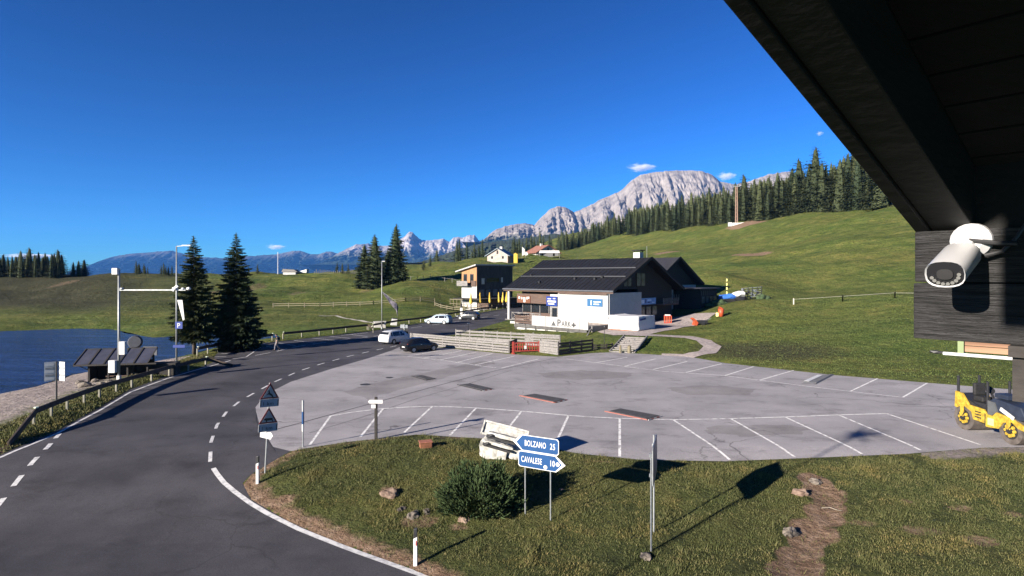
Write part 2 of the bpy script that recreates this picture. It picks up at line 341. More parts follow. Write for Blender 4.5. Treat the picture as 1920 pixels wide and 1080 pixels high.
NA, NR = 430, 360
an = np.linspace(math.radians(-58), math.radians(58), NA); rr = np.exp(np.linspace(math.log(11), math.log(900), NR))
AA, RR = np.meshgrid(an, rr); X = (np.sin(AA) * RR).ravel(); Y = (np.cos(AA) * RR).ravel()
XY = np.stack([X, Y], 1); Z = terrain(XY)
idx = np.arange(NA * NR).reshape(NR, NA)
faces = np.stack([idx[:-1, :-1], idx[:-1, 1:], idx[1:, 1:], idx[1:, :-1]], -1).reshape(-1, 4)
me = bpy.data.meshes.new("terrain"); me.from_pydata(np.stack([X, Y, Z], 1).tolist(), [], faces.tolist()); me.update()
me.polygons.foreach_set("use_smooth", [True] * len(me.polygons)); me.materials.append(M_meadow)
# what covers the ground: bare soil, dry grass with painted left-hill shade, gravel
srd = signed_dist(XY, road_xy); sld = signed_dist(XY, lake_xy)
cov = np.zeros((len(X), 4)); cov[:, 3] = 1
def blobs(ch, spots, k=1.0):
    for p, rx, ry in spots:
        d = ((X - p[0]) / rx) ** 2 + ((Y - p[1]) / ry) ** 2
        cov[:, ch] = np.maximum(cov[:, ch], k * np.clip(1.25 - d * 0.75, 0, 1))
gul = GULLY
blobs(0, [(p, .62 + .18 * math.sin(i * 2.1), .9) for i, p in enumerate(gul)], 1.0)
blobs(0, [(G(u, v, -.4), rx, ry) for u, v, rx, ry in [(520, 930, 1.2, .4), (480, 915, .8, .4), (560, 960, 1.0, .45), (620, 990, .9, .4), (690, 1020, .9, .4), (600, 975, .8, .4), (730, 925, .5, .5), (785, 965, .8, .5), (860, 975, .5, .25), (1725, 985, .9, .4), (1620, 975, .6, .3), (1840, 1000, .8, .5), (1800, 950, .5, .3), (1130, 880, .8, .25), (1900, 960, .5, .3), (1700, 940, .3, .2)]], .62)
blobs(0, [(P(1400, 425, 280), 9, 12), (P(1415, 482, 180), 5, 6), (P(1390, 480, 186), 3, 4), (P(1250, 470, 235), 5, 5)], .95)
blobs(0, [(P(u, 560, y), 3.5, 9) for u, y in [(120, 190), (260, 175), (480, 190), (560, 172), (690, 185), (400, 165)]], .45)
cov[:, 0] = np.maximum(cov[:, 0], np.where((srd > 0) & (Y < 30) & (X < 0), np.clip(.85 - srd * .62, 0, 1), 0))
cov[:, 1] = np.maximum(cov[:, 1], .92 * smooth((-.40 - np.arctan2(X, Y)) / .25) * smooth((Y - 112) / 30))  # left hillside: brownish heath, with its shade put into the same colour
cov[:, 1] = np.maximum(cov[:, 1], np.where((srd > 0) & (X > 22) & (Y > 36), np.clip(.25 - srd * .1, 0, .25), 0))
cov[:, 1] = np.maximum(cov[:, 1], np.where((srd > 0) & (Y < 34) & (X > -12), .5, 0))
blobs(1, [(G(1440, 665), 7, 5), (G(1380, 660), 4, 4)], .9)
cov[:, 2] = np.maximum(cov[:, 2], np.where((sld > -6) & (X < -24) & (Y < 60), np.clip(1.25 - np.maximum(sld, 0) * .085, 0, 1), 0))
cov[:, 2] = np.maximum(cov[:, 2], np.where((srd > 0) & (srd < 1.6) & (X > 19) & (Y < 31), np.clip(1.0 - srd * .45, 0, 1), 0))
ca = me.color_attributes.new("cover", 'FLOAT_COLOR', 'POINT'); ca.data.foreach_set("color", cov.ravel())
ter = bpy.data.objects.new("terrain", me); C.objects.link(ter); struct(ter)

# a far ground sheet that carries the land on behind and beyond
fg = MB()
fg.add([(-13900, -290, -30), (13900, -290, -30), (13900, 13100, -30), (-13900, 13100, -30)], [(0, 1, 2, 3)])
struct(fg.build("far_ground", mat("far_land", (0.03, 0.045, 0.025), 0.95, 0.3, 0.002)))

def sheet(name, pts, m, lift, parent=None, z=None):
    bm = bmesh.new(); vs = [bm.verts.new((p[0], p[1], 0)) for p in pts]; bm.faces.new(vs)
    bmesh.ops.triangulate(bm, faces=bm.faces[:])
    if z is None:
        for k in np.arange(9.0, 30.0, 0.75):
            bmesh.ops.bisect_plane(bm, geom=bm.verts[:] + bm.edges[:] + bm.faces[:], plane_co=(0, k, 0), plane_no=(0, 1, 0))
    for v in bm.verts: v.co.z = (gz(v.co.y) if z is None else z) + lift
    bmesh.ops.recalc_face_normals(bm, faces=bm.faces[:])
    for f in bm.faces:
        if f.normal.z < 0: f.normal_flip()
    me = bpy.data.meshes.new(name); bm.to_mesh(me); bm.free(); me.materials.append(m)
    o = bpy.data.objects.new(name, me); C.objects.link(o)
    if parent: o.parent = parent
    return o
road = struct(sheet("road", road_xy, M_road, 0.0))
PARK_PX = [(772, 641), (735, 657), (690, 672), (620, 692), (545, 716), (497, 740), (478, 765), (488, 800), (512, 838), (545, 846)] + [(650, 829), (780, 815), (900, 822), (1000, 834), (1080, 850), (1200, 862), (1360, 865), (1560, 857), (1700, 851), (1840, 840), (2050, 836), (2400, 815), (2400, 760), (2050, 742), (1790, 722), (1560, 703), (1360, 681), (1290, 668.5), (1150, 660.5), (1110, 662), (1045, 669), (955, 664), (830, 652), (800, 648)]
park = struct(sheet("car_park", [G(*p)[:2] for p in PARK_PX], M_park, 0.004))

# lake
def lake_mat():
    m, nt, b = nodes_of("lake_water"); p = posn(nt)
    nt.links.new(ramp(nt, nz(nt, p, 0.5, 6, .65, (.22, 1.3, 1)), [(0.34, (0.004, 0.014, 0.06)), (0.52, (0.010, 0.030, 0.12)), (0.7, (0.022, 0.055, 0.18))]), b.inputs["Base Color"])
    b.inputs["Roughness"].default_value = 0.12; b.inputs["IOR"].default_value = 1.33
    a = nz(nt, p, 1.1, 4, .6, (1, 2.6, 1)); 
    bumpn(nt, a, 1.0, 0.35, b)
    return m
lk = struct(sheet("lake", lake_xy, lake_mat(), 0.0, z=LAKE_Z))
# weedy shallows at the far bank
# ---------------------------------------------------------------- painted markings
def strip(name, px, w, m, parent, lift=0.008, step=0.8, world_pts=None):
    pts = world_pts or [G(*p) for p in px]
    fine = []
    for a, b in zip(pts, pts[1:]):
        n = max(1, int((b - a).length / step))
        fine += [a.lerp(b, i / n) for i in range(n)]
    fine.append(pts[-1]); mb = MB(); vs = []
    for i, p in enumerate(fine):
        d = (fine[min(i + 1, len(fine) - 1)] - fine[max(i - 1, 0)]); d.z = 0; d.normalize(); s = Vector((-d.y, d.x, 0)) * w / 2
        for q in (p + s, p - s): vs.append((q.x, q.y, gz(q.y) + lift))
    mb.add(vs, [(2 * i + 1, 2 * i + 3, 2 * i + 2, 2 * i) for i in range(len(fine) - 1)])
    return mb.build(name, m, parent)
def dashes(px, w, on, off, m, parent, start=0):
    pts = [G(*p) for p in px]; fine = []
    for a, b in zip(pts, pts[1:]):
        n = max(1, int((b - a).length / 0.1)); fine += [a.lerp(b, i / n) for i in range(n)]
    k = int(start * 10); 
    while k + int(on * 10) < len(fine):
        strip("lane_dash", None, w, m, parent, world_pts=fine[k:k + int(on * 10) + 1]); k += int((on + off) * 10)
strip("edge_line", [(-300, 985), (-120, 912), (0, 858), (60, 833), (109, 812), (150, 789), (188, 769), (244, 735.5), (280, 722), (313, 710), (360, 696), (404, 684), (432, 676)], .16, M_paint, road)
strip("edge_line", [(400, 878), (408, 890), (420, 905), (440, 922), (470, 944), (500, 962), (560, 992), (640, 1024), (720, 1053), (850, 1100)], .2, M_paint, road)
strip("edge_line", [(436, 673), (462, 669.5)], .14, M_paint, road)
dashes([(394, 866), (396, 828), (407, 797), (425, 772), (450, 752), (480, 735), (515, 716), (560, 696), (600, 683), (650, 669), (700, 657.5), (745, 648)], .16, 1.3, 1.5, M_paint, road)
dashes([(112, 813), (90, 838), (60, 868), (20, 918), (-30, 980)], .2, 1.0, 1.0, M_paint, road)
dashes([(478, 666.5), (514, 660), (550, 651), (605, 642.5), (660, 636), (700, 631), (740, 624)], .14, 2.2, 1.2, M_paint, road)
dashes([(770, 615), (850, 604), (940, 590), (985, 582)], .14, 3.0, 3.0, M_paint, road)
for a, b in [((396, 668.6), (424, 668.8)), ((406, 662), (438, 664)), ((418, 657.5), (445, 659.4)), ((430, 653.4), (456, 655.5)), ((443, 650), (468, 651.6)), ((492, 648.6), (517, 652)), ((522, 643), (554, 648)), ((551, 638.5), (593, 643)), ((586, 634), (628, 638)), ((619, 630.5), (657, 634.5)), ((656, 627), (689, 631)), ((462, 669), (492, 649)), ((640, 629), (690, 624))]:
    strip("bay_line", [a, b], .12, M_paint, road)
strip("bay_front_line", [(620, 780), (660, 773), (710, 767), (760, 763.5), (810, 762), (850, 763), (893, 765), (978, 771), (1066, 779), (1110, 782), (1162, 784.5), (1262, 787), (1370, 785), (1472, 782), (1572, 778), (1662, 775.5)], .13, M_oldpaint, park)
for a, b in [((620, 780), (581, 834)), ((718, 767), (676, 819)), ((810, 762.5), (758, 811)), ((893, 765), (844, 816)), ((978, 771), (944, 814)), ((1066, 779), (1042, 832)), ((1162, 784.5), (1162, 856)), ((1262, 787), (1368, 862)), ((1370, 785), (1490, 857)), ((1472, 782), (1616, 851)), ((1572, 778), (1726, 844)), ((1662, 775.5), (1838, 834)),
             ((1176, 670), (1117, 680)), ((1229, 673), (1170, 687)), ((1288, 678), (1224, 693)), ((1353, 682), (1286, 698.5)), ((1413, 687.5), (1360, 704)), ((1488, 694.5), (1424, 713)), ((1647, 709), (1594, 734)), ((1739, 718), (1693, 745)),
             ((866, 657.5), (792, 672)), ((894, 660), (825, 675)), ((923, 663), (855, 680)), ((964, 668), (890, 684.5)), ((1010, 673), (941, 690)), ((838, 654.5), (764, 668.5))]:
    strip("bay_line", [a, b], .13, M_oldpaint, park)
strip("bay_front_line", [(1062, 673), (1117, 680), (1170, 687), (1240, 696), (1360, 704.5), (1424, 713), (1495, 722), (1594, 734), (1693, 745)], .10, M_oldpaint, park)
strip("bay_front_line", [(712, 665), (764, 668.5), (834, 676), (903, 686.5), (930, 689.5)], .10, M_oldpaint, park)
M_seam = mat("tar_seam", (0.035, 0.034, 0.036), 0.8, 0.3, 4)
strip("tar_seam", [(470, 818), (560, 794), (640, 772), (740, 745), (840, 718), (930, 695), (1000, 680), (1055, 669)], .10, M_seam, park, lift=.0075)
strip("tar_seam", [(580, 812), (680, 782), (780, 748), (870, 722), (960, 694)], .05, M_seam, park, lift=.0075)
strip("tar_seam", [(478, 765), (480, 790), (493, 815), (515, 846)], .07, M_seam, park, lift=.0075)
strip("tar_seam", [(1650, 761), (1790, 763)], .05, M_seam, park, lift=.0075)
M_patch = asphalt_mat("patched_asphalt", (0.165, 0.155, 0.158), (0.25, 0.235, 0.235), 0.5)
for pp in ([(1010, 700), (1090, 694), (1190, 699), (1175, 709), (1080, 712), (1020, 708)], [(640, 735), (720, 715), (840, 690), (905, 677), (930, 681), (860, 702), (760, 728), (690, 748)], [(1330, 800), (1420, 796), (1520, 801), (1500, 815), (1390, 818), (1320, 811)], [(1250, 728), (1330, 722), (1420, 730), (1400, 741), (1290, 741)]):
    c_ = [G(*q) for q in pp]; pts_ = []
    for a_, b_ in zip(c_, c_[1:] + c_[:1]):
        for k_ in range(6): q_ = a_.lerp(b_, k_ / 6); pts_.append((q_.x + R.uniform(-.18, .18), q_.y + R.uniform(-.18, .18)))
    sheet("asphalt_patch", pts_, M_patch, 0.006, park)
for u, v, r in [(685, 721, .4), (730, 708, .3)]:
    g = G(u, v); mh = MB().cyl((g.x, g.y, .004), (g.x, g.y, .012), r, r, 20)
    tag(mh.build("manhole_cover", mat("cast_iron", (.03, .03, .031), .7, .2, 8)), "round iron manhole cover set in the car park, " + ("nearer the trail signpost" if v > 715 else "nearer the rubber mat strip"), "manhole cover", "manhole covers in the car park")
for i, (u, v) in enumerate([(622, 684), (476, 685)]): pass

# gravel path beside the lodge and stairs
def ground_sheet(name, pts, m, lift=.03, parent=None, step=1.0):
    bm = bmesh.new(); bm.faces.new([bm.verts.new((p[0], p[1], 0)) for p in pts]); bmesh.ops.triangulate(bm, faces=bm.faces[:])
    xs = [p[0] for p in pts]; ys = [p[1] for p in pts]
    for k in np.arange(min(xs), max(xs), step): bmesh.ops.bisect_plane(bm, geom=bm.verts[:] + bm.edges[:] + bm.faces[:], plane_co=(k, 0, 0), plane_no=(1, 0, 0))
    for k in np.arange(min(ys), max(ys), step): bmesh.ops.bisect_plane(bm, geom=bm.verts[:] + bm.edges[:] + bm.faces[:], plane_co=(0, k, 0), plane_no=(0, 1, 0))
    bm.verts.ensure_lookup_table(); zz = terrain(np.array([[v.co.x, v.co.y] for v in bm.verts]))
    for v, z in zip(bm.verts, zz): v.co.z = z + lift
    bmesh.ops.recalc_face_normals(bm, faces=bm.faces[:])
    for f in bm.faces:
        if f.normal.z < 0: f.normal_flip()
    me = bpy.data.meshes.new(name); bm.to_mesh(me); bm.free(); me.materials.append(m)
    o = bpy.data.objects.new(name, me); C.objects.link(o)
    if parent: o.parent = parent
    return o
M_gravel = mat("path_gravel", (0.20, 0.17, 0.16), 0.95, 0, 3.0, 0.5, 14, col2=(0.36, 0.31, 0.29), detail=9)
def ribbon(name, ctr, w, m, lift=.05):
    L, Rr = [], []
    for i, p in enumerate(ctr):
        d = ctr[min(i + 1, len(ctr) - 1)] - ctr[max(i - 1, 0)]; d.z = 0; d.normalize(); s = Vector((-d.y, d.x, 0)) * w / 2
        L.append((p + s)[:2]); Rr.append((p - s)[:2])
    return ground_sheet(name, L + Rr[::-1], m, lift, step=.8)
def Gz(u, v, z): return G(u, v, z)
struct(ribbon("path", [Gz(1160, 624, 1), Gz(1205, 628, 1), Gz(1250, 630, .9), Gz(1290, 633, .8), Gz(1320, 640, .6), Gz(1336, 650, .4), Gz(1326, 661, .2), Gz(1290, 667, .1), Gz(1240, 666, .05)], 1.9, M_gravel, .06))
struct(ground_sheet("forecourt", [Gz(1120, 619, 1), Gz(1150, 626, 1), Gz(1215, 627, 1), Gz(1300, 612, 1.05), Gz(1345, 600, 1.3), Gz(1300, 597, 1.2), Gz(1200, 604, 1)], M_gravel, .05, step=1.2))
# ---------------------------------------------------------------- far mountains
def rock_mat(name, pale, dark, wood_c, z0, z1, sc_):
    m, nt, b = nodes_of(name); p = posn(nt)
    r = ramp(nt, nz(nt, p, sc_, 9, .65, (1, 1, .55)), [(.34, dark), (.52, pale), (.7, tuple(min(1, c * 1.25) for c in pale))])
    sx = nt.nodes.new("ShaderNodeSeparateXYZ"); nt.links.new(p, sx.inputs[0])
    ad = nt.nodes.new("ShaderNodeMath"); ad.operation = 'MULTIPLY_ADD'; ad.inputs[1].default_value = (z1 - z0) * 2.2; nt.links.new(nz(nt, p, sc_ * .7, 7, .65), ad.inputs[0]); nt.links.new(sx.outputs[2], ad.inputs[2])
    mr = nt.nodes.new("ShaderNodeMapRange"); mr.inputs[1].default_value = z0 + (z1 - z0) * 1.1; mr.inputs[2].default_value = z1 + (z1 - z0) * 1.1; nt.links.new(ad.outputs[0], mr.inputs[0])
    g = mixc(nt, mr.outputs[0], wood_c, r)
    nt.links.new(g, b.inputs["Base Color"]); b.inputs["Roughness"].default_value = .95; b.inputs["Specular IOR Level"].default_value = .05
    bumpn(nt, nz(nt, p, sc_ * 2.2, 9, .7, (1, 1, .6)), 1.0, .12 / sc_, b)
    return m
def mountain(name, sky_px, y0, depth, base_v, m, crag=1.0, jag=1.5, back=.5, gully=1.0, seed=0):
    us = np.arange(sky_px[0][0], sky_px[-1][0] + .1, 1.5); sv = np.interp(us, [p[0] for p in sky_px], [p[1] for p in sky_px])
    px = y0 / F; rows = 56; V = []; nb = 8
    for i, (u, v) in enumerate(zip(us, sv)):
        fade = 1
        v = v + jag * (mnoise.noise(Vector((u * .11, seed, 0))) + .7 * mnoise.noise(Vector((u * .31, seed, 3)))) * fade
        zr = H - (v - VH) * px; zb = H - (base_v - VH) * px; xr = (u - 960) * px
        for k in range(rows + nb):
            t = k / (rows - 1)
            if t <= 1:
                q = Vector((xr / (30 * px), t * 2.4, seed)); q2 = Vector((xr / (8 * px), t * 3.5, seed + 5))
                rf_ = mnoise.ridged_multi_fractal(q, .85, 2.2, 6, 1.0, 2.0) - 1.1
                s = .30 * (t / .5) if t < .5 else .30 + .70 * ((t - .5) / .5) ** .8
                led = .022 * math.sin(s * 46 + 5 * mnoise.noise(q * .6))
                w = math.sin(math.pi * min(1, t * 1.02)) if t < 1 else 0
                y = y0 - depth * (1 - t) + crag * depth * (.15 * rf_ * gully + .05 * mnoise.noise(q2) + led) * w
                z = zb + (zr - zb) * s + crag * (zr - zb) * (.05 * mnoise.noise(q2 * 1.3)) * w
            else:
                kk = (k - rows + 1) / nb; y = y0 + depth * back * kk; z = zr - (zr - zb) * kk ** 1.4
            V.append(((u - 960) / F * y0 if t >= 1 else (u - 960) / F * (y * .5 + y0 * .5), y, z))
    n = rows + nb; idx = np.arange(len(us) * n).reshape(len(us), n)
    fs = np.stack([idx[:-1, :-1], idx[1:, :-1], idx[1:, 1:], idx[:-1, 1:]], -1).reshape(-1, 4).tolist()
    me = bpy.data.meshes.new(name); me.from_pydata(V, [], fs); me.update(); me.materials.append(m)
    o = bpy.data.objects.new(name, me); C.objects.link(o); return struct(o)
M_lat = rock_mat("dolomite_rock", (.235, .212, .198), (.13, .116, .112), (.03, .045, .022), 250, 330, .014)
M_ros = rock_mat("far_dolomite_rock", (.30, .272, .26), (.15, .137, .137), (.03, .045, .025), 260, 420, .006)
M_sch = rock_mat("far_plateau_rock", (.12, .115, .115), (.032, .035, .034), (.012, .020, .013), 260, 440, .005)
mountain("plateau_mountains", [(120, 519), (160, 514), (172, 500), (182, 492), (205, 482.5), (240, 476), (275, 473.5), (305, 471), (322, 470), (345, 476), (380, 482), (420, 484), (470, 480), (520, 476.5), (548, 470.5), (562, 470), (572, 473), (583, 477), (600, 476), (612, 472), (622, 471.5), (632, 475.5), (655, 464), (672, 459), (690, 456), (705, 462), (740, 470), (800, 480)], 11000, 2500, 522, M_sch, 1.0, 1.0, seed=2)
mountain("spire_mountains", [(600, 512), (628, 478), (645, 470), (655, 464), (668, 458), (685, 459), (700, 462), (735, 460), (752, 448), (760, 441), (767, 435.5), (774, 435), (781, 443), (790, 450), (805, 451), (832, 447), (842, 454), (850, 446), (858, 443.5), (868, 446), (878, 441), (890, 440), (898, 451), (920, 452), (960, 458), (1000, 470)], 9500, 1800, 500, M_ros, .8, 1.6, seed=4)
mountain("cliff_mountain", [(880, 470), (900, 455), (912, 445), (924, 433), (945, 424.5), (962, 421), (985, 418), (1002, 422), (1012, 410), (1030, 393), (1045, 386.5), (1060, 388), (1076, 398), (1100, 388), (1128, 373), (1150, 364), (1166, 356), (1182, 340), (1200, 328), (1228, 322.5), (1260, 320), (1300, 319.5), (1318, 321), (1336, 328), (1350, 340), (1380, 346), (1405, 340), (1440, 327), (1480, 321), (1505, 332), (1540, 352), (1760, 400)], 5000, 1300, 470, M_lat, .62, 1.5, seed=7)
M_foot = mat("wooded_slope", (.012, .020, .012), .95, 0, .03, 1.0, .05, col2=(.026, .040, .022), detail=9)
mountain("wooded_foothill", [(760, 500), (800, 488), (840, 474), (875, 463), (905, 456), (940, 452), (985, 447), (1040, 438), (1110, 446), (1200, 450), (1330, 452)], 1600, 500, 500, M_foot, .6, 1.4, seed=9)

# ---------------------------------------------------------------- small fair-weather clouds
def cloud_mat():
    m = bpy.data.materials.new("cloud_vapour"); m.use_nodes = True; nt = m.node_tree; nt.nodes.remove(nt.nodes["Principled BSDF"])
    pv = nt.nodes.new("ShaderNodeVolumePrincipled"); tc = nt.nodes.new("ShaderNodeTexCoord")
    n = nz(nt, tc.outputs["Object"], 2.4, 5, .62)
    ln = nt.nodes.new("ShaderNodeVectorMath"); ln.operation = 'LENGTH'; nt.links.new(tc.outputs["Object"], ln.inputs[0])
    a = nt.nodes.new("ShaderNodeMath"); a.operation = 'MULTIPLY_ADD'; a.inputs[1].default_value = -.55; nt.links.new(ln.outputs["Value"], a.inputs[0]); nt.links.new(n, a.inputs[2])
    d = nt.nodes.new("ShaderNodeMapRange"); d.inputs[1].default_value = .10; d.inputs[2].default_value = .45; d.inputs[3].default_value = 0; d.inputs[4].default_value = .009; nt.links.new(a.outputs[0], d.inputs[0])
    nt.links.new(d.outputs[0], pv.inputs["Density"]); pv.inputs["Color"].default_value = (.99, .99, .99, 1); pv.inputs["Anisotropy"].default_value = 0
    nt.links.new(pv.outputs[0], nt.nodes["Material Output"].inputs["Volume"]); return m
M_cloud = cloud_mat(); sc.cycles.volume_bounces = 1
for u, v, ru, rv, lab in [(1203, 314, 34, 10, "thin white cloud left of the flat topped pale mountain"), (1362, 330, 24, 10, "small white cloud on the right shoulder of the pale mountain"), (517, 463, 24, 7, "small white cloud low above the blue mountains"), (1537, 250, 9, 6, "tiny wisp of cloud high beside the dark roof"), (60, 480, 70, 6, "long faint cloud bank low over the left wood")]:
    c = P(u, v, 15000); k = 15000 / F
    o = MB().blob((0, 0, 0), (1, 1, 1), 1, 2, .1).build("cloud", M_cloud, None, True); o.location = c; o.scale = (ru * k, ru * k * .6, rv * k)
    tag(o, lab, "cloud")

# ---------------------------------------------------------------- haze
hz = MB().bb(-14000, 14000, -300, 13200, -31.5, 1150).build("haze", None); hz["kind"] = "stuff"
hm = bpy.data.materials.new("haze"); hm.use_nodes = True; hn = hm.node_tree; hn.nodes.remove(hn.nodes["Principled BSDF"])
pv = hn.nodes.new("ShaderNodeVolumePrincipled"); pv.inputs["Density"].default_value = 3.2e-5; pv.inputs["Color"].default_value = (.11, .37, 1, 1); pv.inputs["Anisotropy"].default_value = 0.0
hn.links.new(pv.outputs[0], hn.nodes["Material Output"].inputs["Volume"]); hz.data.materials.append(hm)

# ---------------------------------------------------------------- spruces
M_bark = mat("spruce_bark", (.05, .038, .03), .95, .3, 6, .6, 12)
def needle_mat(name, c0, c1):
    m, nt, b = nodes_of(name); p = posn(nt)
    g = ramp(nt, nz(nt, p, 1.3, 6, .7), [(.3, c0), (.7, c1)])
    oi = nt.nodes.new("ShaderNodeObjectInfo"); g = mixc(nt, 1.0, g, ramp(nt, oi.outputs["Random"], [(0, (.62, .70, .70)), (.6, (1.05, 1.0, .95)), (1, (1.5, 1.35, 1.15))]), 'MULTIPLY')
    nt.links.new(g, b.inputs["Base Color"]); b.inputs["Roughness"].default_value = .85; b.inputs["Specular IOR Level"].default_value = .15
    return m
M_needle = needle_mat("spruce_needles", (.024, .036, .018), (.054, .070, .033))
M_needle_far = needle_mat("wood_needles", (.021, .031, .016), (.048, .060, .030))
def spruce_meshes(h, rb, nw, nb, tw, seed, skirt=.05, shape=.85, forked=False, m=None, core=0):
    r = random.Random(seed); tr = MB(); cr = MB()
    lean = (r.uniform(-.01, .01) * h, r.uniform(-.01, .01) * h)
    segs = 6
    for i in range(segs):
        a, b = i / segs, (i + 1) / segs
        tr.cyl((lean[0] * a, lean[1] * a, h * a), (lean[0] * b, lean[1] * b, h * b), h * .016 * (1 - a * .93), h * .016 * (1 - b * .93), 7, i == 0)
    for w in range(nw):
        t = skirt + (1 - skirt) * ((w + .5) / nw) ** .92
        L0 = rb * max(.02, (1 - t)) ** shape * (1.0 if t > skirt + .12 else .75 + (t - skirt) * 2)
        n = max(4, int(nb * (.55 + .45 * (1 - t))))
        a0 = r.uniform(0, 6.28)
        for k in range(n):
            an = a0 + 6.283 * (k + r.uniform(-.35, .35)) / n; L = L0 * r.uniform(.62, 1.18)
            z0 = h * t + r.uniform(-.5, .5) * h / nw; d = Vector((math.cos(an), math.sin(an), 0)); sd = Vector((-d.y, d.x, 0))
            o = Vector((lean[0] * t, lean[1] * t, z0)); dro = r.uniform(.16, .42) * (1.1 - t * .9); tip = r.uniform(.0, .10)
            def sp(s): return o + d * (L * s) + Vector((0, 0, -L * dro * s + L * (dro * .35 + tip) * s * s + .02))
            if tw <= 1:
                p0, p1, p2 = sp(.05), sp(.6), sp(1.0); wd = L * r.uniform(.30, .42)
                cr.add([p0, p1 + sd * wd - Vector((0, 0, L * .10)), p2, p1 - sd * wd - Vector((0, 0, L * .10)), p1 + Vector((0, 0, L * .03))], [(0, 1, 4), (0, 4, 3), (1, 2, 4), (4, 2, 3)])
            else:
                for j in range(tw):
                    s = .16 + .84 * (j + r.uniform(0, .8)) / tw; p = sp(min(1, s)); q = sp(max(0, s - .13))
                    tl = L * (.36 * (1.08 - s) + .07) * r.uniform(.7, 1.3)
                    for sg in (1, -1):
                        e = p + sd * (sg * tl) + d * (tl * .55) + Vector((0, 0, -tl * r.uniform(.15, .75)))
                        cr.add([q, p + Vector((0, 0, L * .02)), e], [(0, 1, 2)])
                    if r.random() < .8:
                        hl = tl * r.uniform(.5, 1.0); cr.add([q, p, (q + p) / 2 + d * (hl * .3) + Vector((0, 0, -hl))], [(0, 1, 2)])
                e = sp(1.06); q = sp(.86); cr.add([q + sd * L * .04, e, q - sd * L * .04], [(0, 1, 2)])
    if tw <= 1: core = .42
    if core:
        for a_, b_ in ((.02, .25), (.25, .5), (.5, .75), (.75, .95)):
            cr.cyl((0, 0, h * a_), (0, 0, h * b_), rb * core * (1 - a_) ** shape, rb * core * (1 - b_) ** shape, 7, False)
    t0 = Vector((lean[0], lean[1], h)); cr.add([t0 + Vector((.012 * h, 0, -.05 * h)), t0 + Vector((-.006 * h, .01 * h, -.05 * h)), t0 + Vector((-.006 * h, -.01 * h, -.05 * h)), t0 + Vector((0, 0, .01 * h))], [(0, 1, 3), (1, 2, 3), (2, 0, 3)])
    return tr.mesh("trunk", M_bark, True), cr.mesh("crown", m or M_needle)
def spruce(name, label, meshes, loc, rz=0, scale=1.0, group=None):
    o = thing(name, label, "tree", loc, rz, group); o.scale = (scale,) * 3 if not hasattr(scale, '__len__') else scale
    kid("trunk", meshes[0], o); kid("crown", meshes[1], o); return o
near1 = spruce_meshes(12.8, 3.1, 46, 14, 11, 3, .14, .66); near2 = spruce_meshes(13.2, 3.3, 50, 14, 11, 11, .04, .68)
g1 = T(364, 0, 63); g2 = T(443, 0, 65)
spruce("spruce_tree", "tall dark spruce by the lake, left of the near pair, with bare lower trunk", near1, (g1.x, g1.y, g1.z - .1))
spruce("spruce_tree", "tall dark spruce by the lake, right of the near pair, branches to the ground", near2, (g2.x, g2.y, g2.z - .1), 1.2)
stem2 = MB().cyl((0, 0, 0), (.25, 0, 5), .16, .08, 7)
mid = [spruce_meshes(18.5, 5.2, 36, 14, 7, 21, .02, .58, core=.45), spruce_meshes(20, 5.0, 38, 14, 7, 22, .02, .58, core=.45), spruce_meshes(15, 4.8, 30, 13, 7, 23, .02, .55, core=.45)]
for i, (u, y, s, lab) in enumerate([(703, 186, .95, "broad spruce on the meadow mound, left of the twin tops"), (742, 188, .98, "tall twin topped spruce on the meadow mound, casting a long shadow"), (728, 192, .85, "shorter spruce squeezed between the two big mound spruces"), (683, 190, .78, "lowest spruce at the left foot of the mound group")]):
    g = T(u, 0, y); spruce("spruce_tree", lab, mid[i % 3], (g.x, g.y, g.z - .3), i, s)
far = [spruce_meshes(20, r_, 24, 9, 4, 40 + i, .02, sh, m=M_needle_far, core=.3) for i, (r_, sh) in enumerate([(4.6, .66), (4.1, .52), (4.9, .62), (4.3, .48), (4.6, .58)])]
first = {}
def far_spruce(x, y, s, lab, grp, dz=-.5, wide=1.0):
    k = R.randrange(5); key = (k, grp)
    loc = (x, y, tz(x, y) + dz); sc3 = (s * wide * R.uniform(1.0, 1.25), s * wide * R.uniform(1.0, 1.25), s * R.uniform(.9, 1.15))
    if key not in first: first[key] = spruce("spruce_tree", lab, far[k], loc, R.uniform(0, 6), sc3, grp)
    else: copy_tree(first[key], loc, R.uniform(0, 6), sc3, lab, grp)
# wood along the crest of the right-hand hill
crest = [(1066, 468, 470), (1120, 456, 440), (1180, 440, 400), (1280, 430, 345), (1380, 418, 300), (1500, 402, 265), (1660, 383, 230), (1760, 372, 222), (1860, 362, 213)]
def crest_at(u): return np.interp(u, [c[0] for c in crest], [c[2] for c in crest])
LW = "dark spruce in the wood along the crest of the right hill"; GW = "spruces of the wood on the hill crest"
u = 1060.0; 
while u < 1760:
    yb = crest_at(u); step = 3.9 * F / yb
    for row in range(5):
        if R.random() < (.92, .92, .85, .8, .7)[row]:
            y = yb + row * 7 + R.uniform(-4, 4) + 2; uu = u + R.uniform(-.4, .4) * step
            far_spruce((uu - 960) / F * y, y, R.uniform(.68, 1.12) * float(np.interp(u, [1060, 1250, 1400, 1500, 1700], [.74, .84, 1.0, 1.16, 1.2])) * (.8 if row == 0 and R.random() < .4 else 1), LW, GW, wide=R.uniform(1.2, 1.75))
    u += step * (1.0 if u > 1200 else 1.35)
wv, wf_ = [], []; off = 0; small = [spruce_meshes(20, r_, 13, 7, 1, 70 + i, .02, .66)[1] for i, r_ in enumerate((5.6, 5.0, 6.0))]
small = [(np.array([v.co[:] for v in m_.vertices]), [tuple(p.vertices) for p in m_.polygons]) for m_ in small]
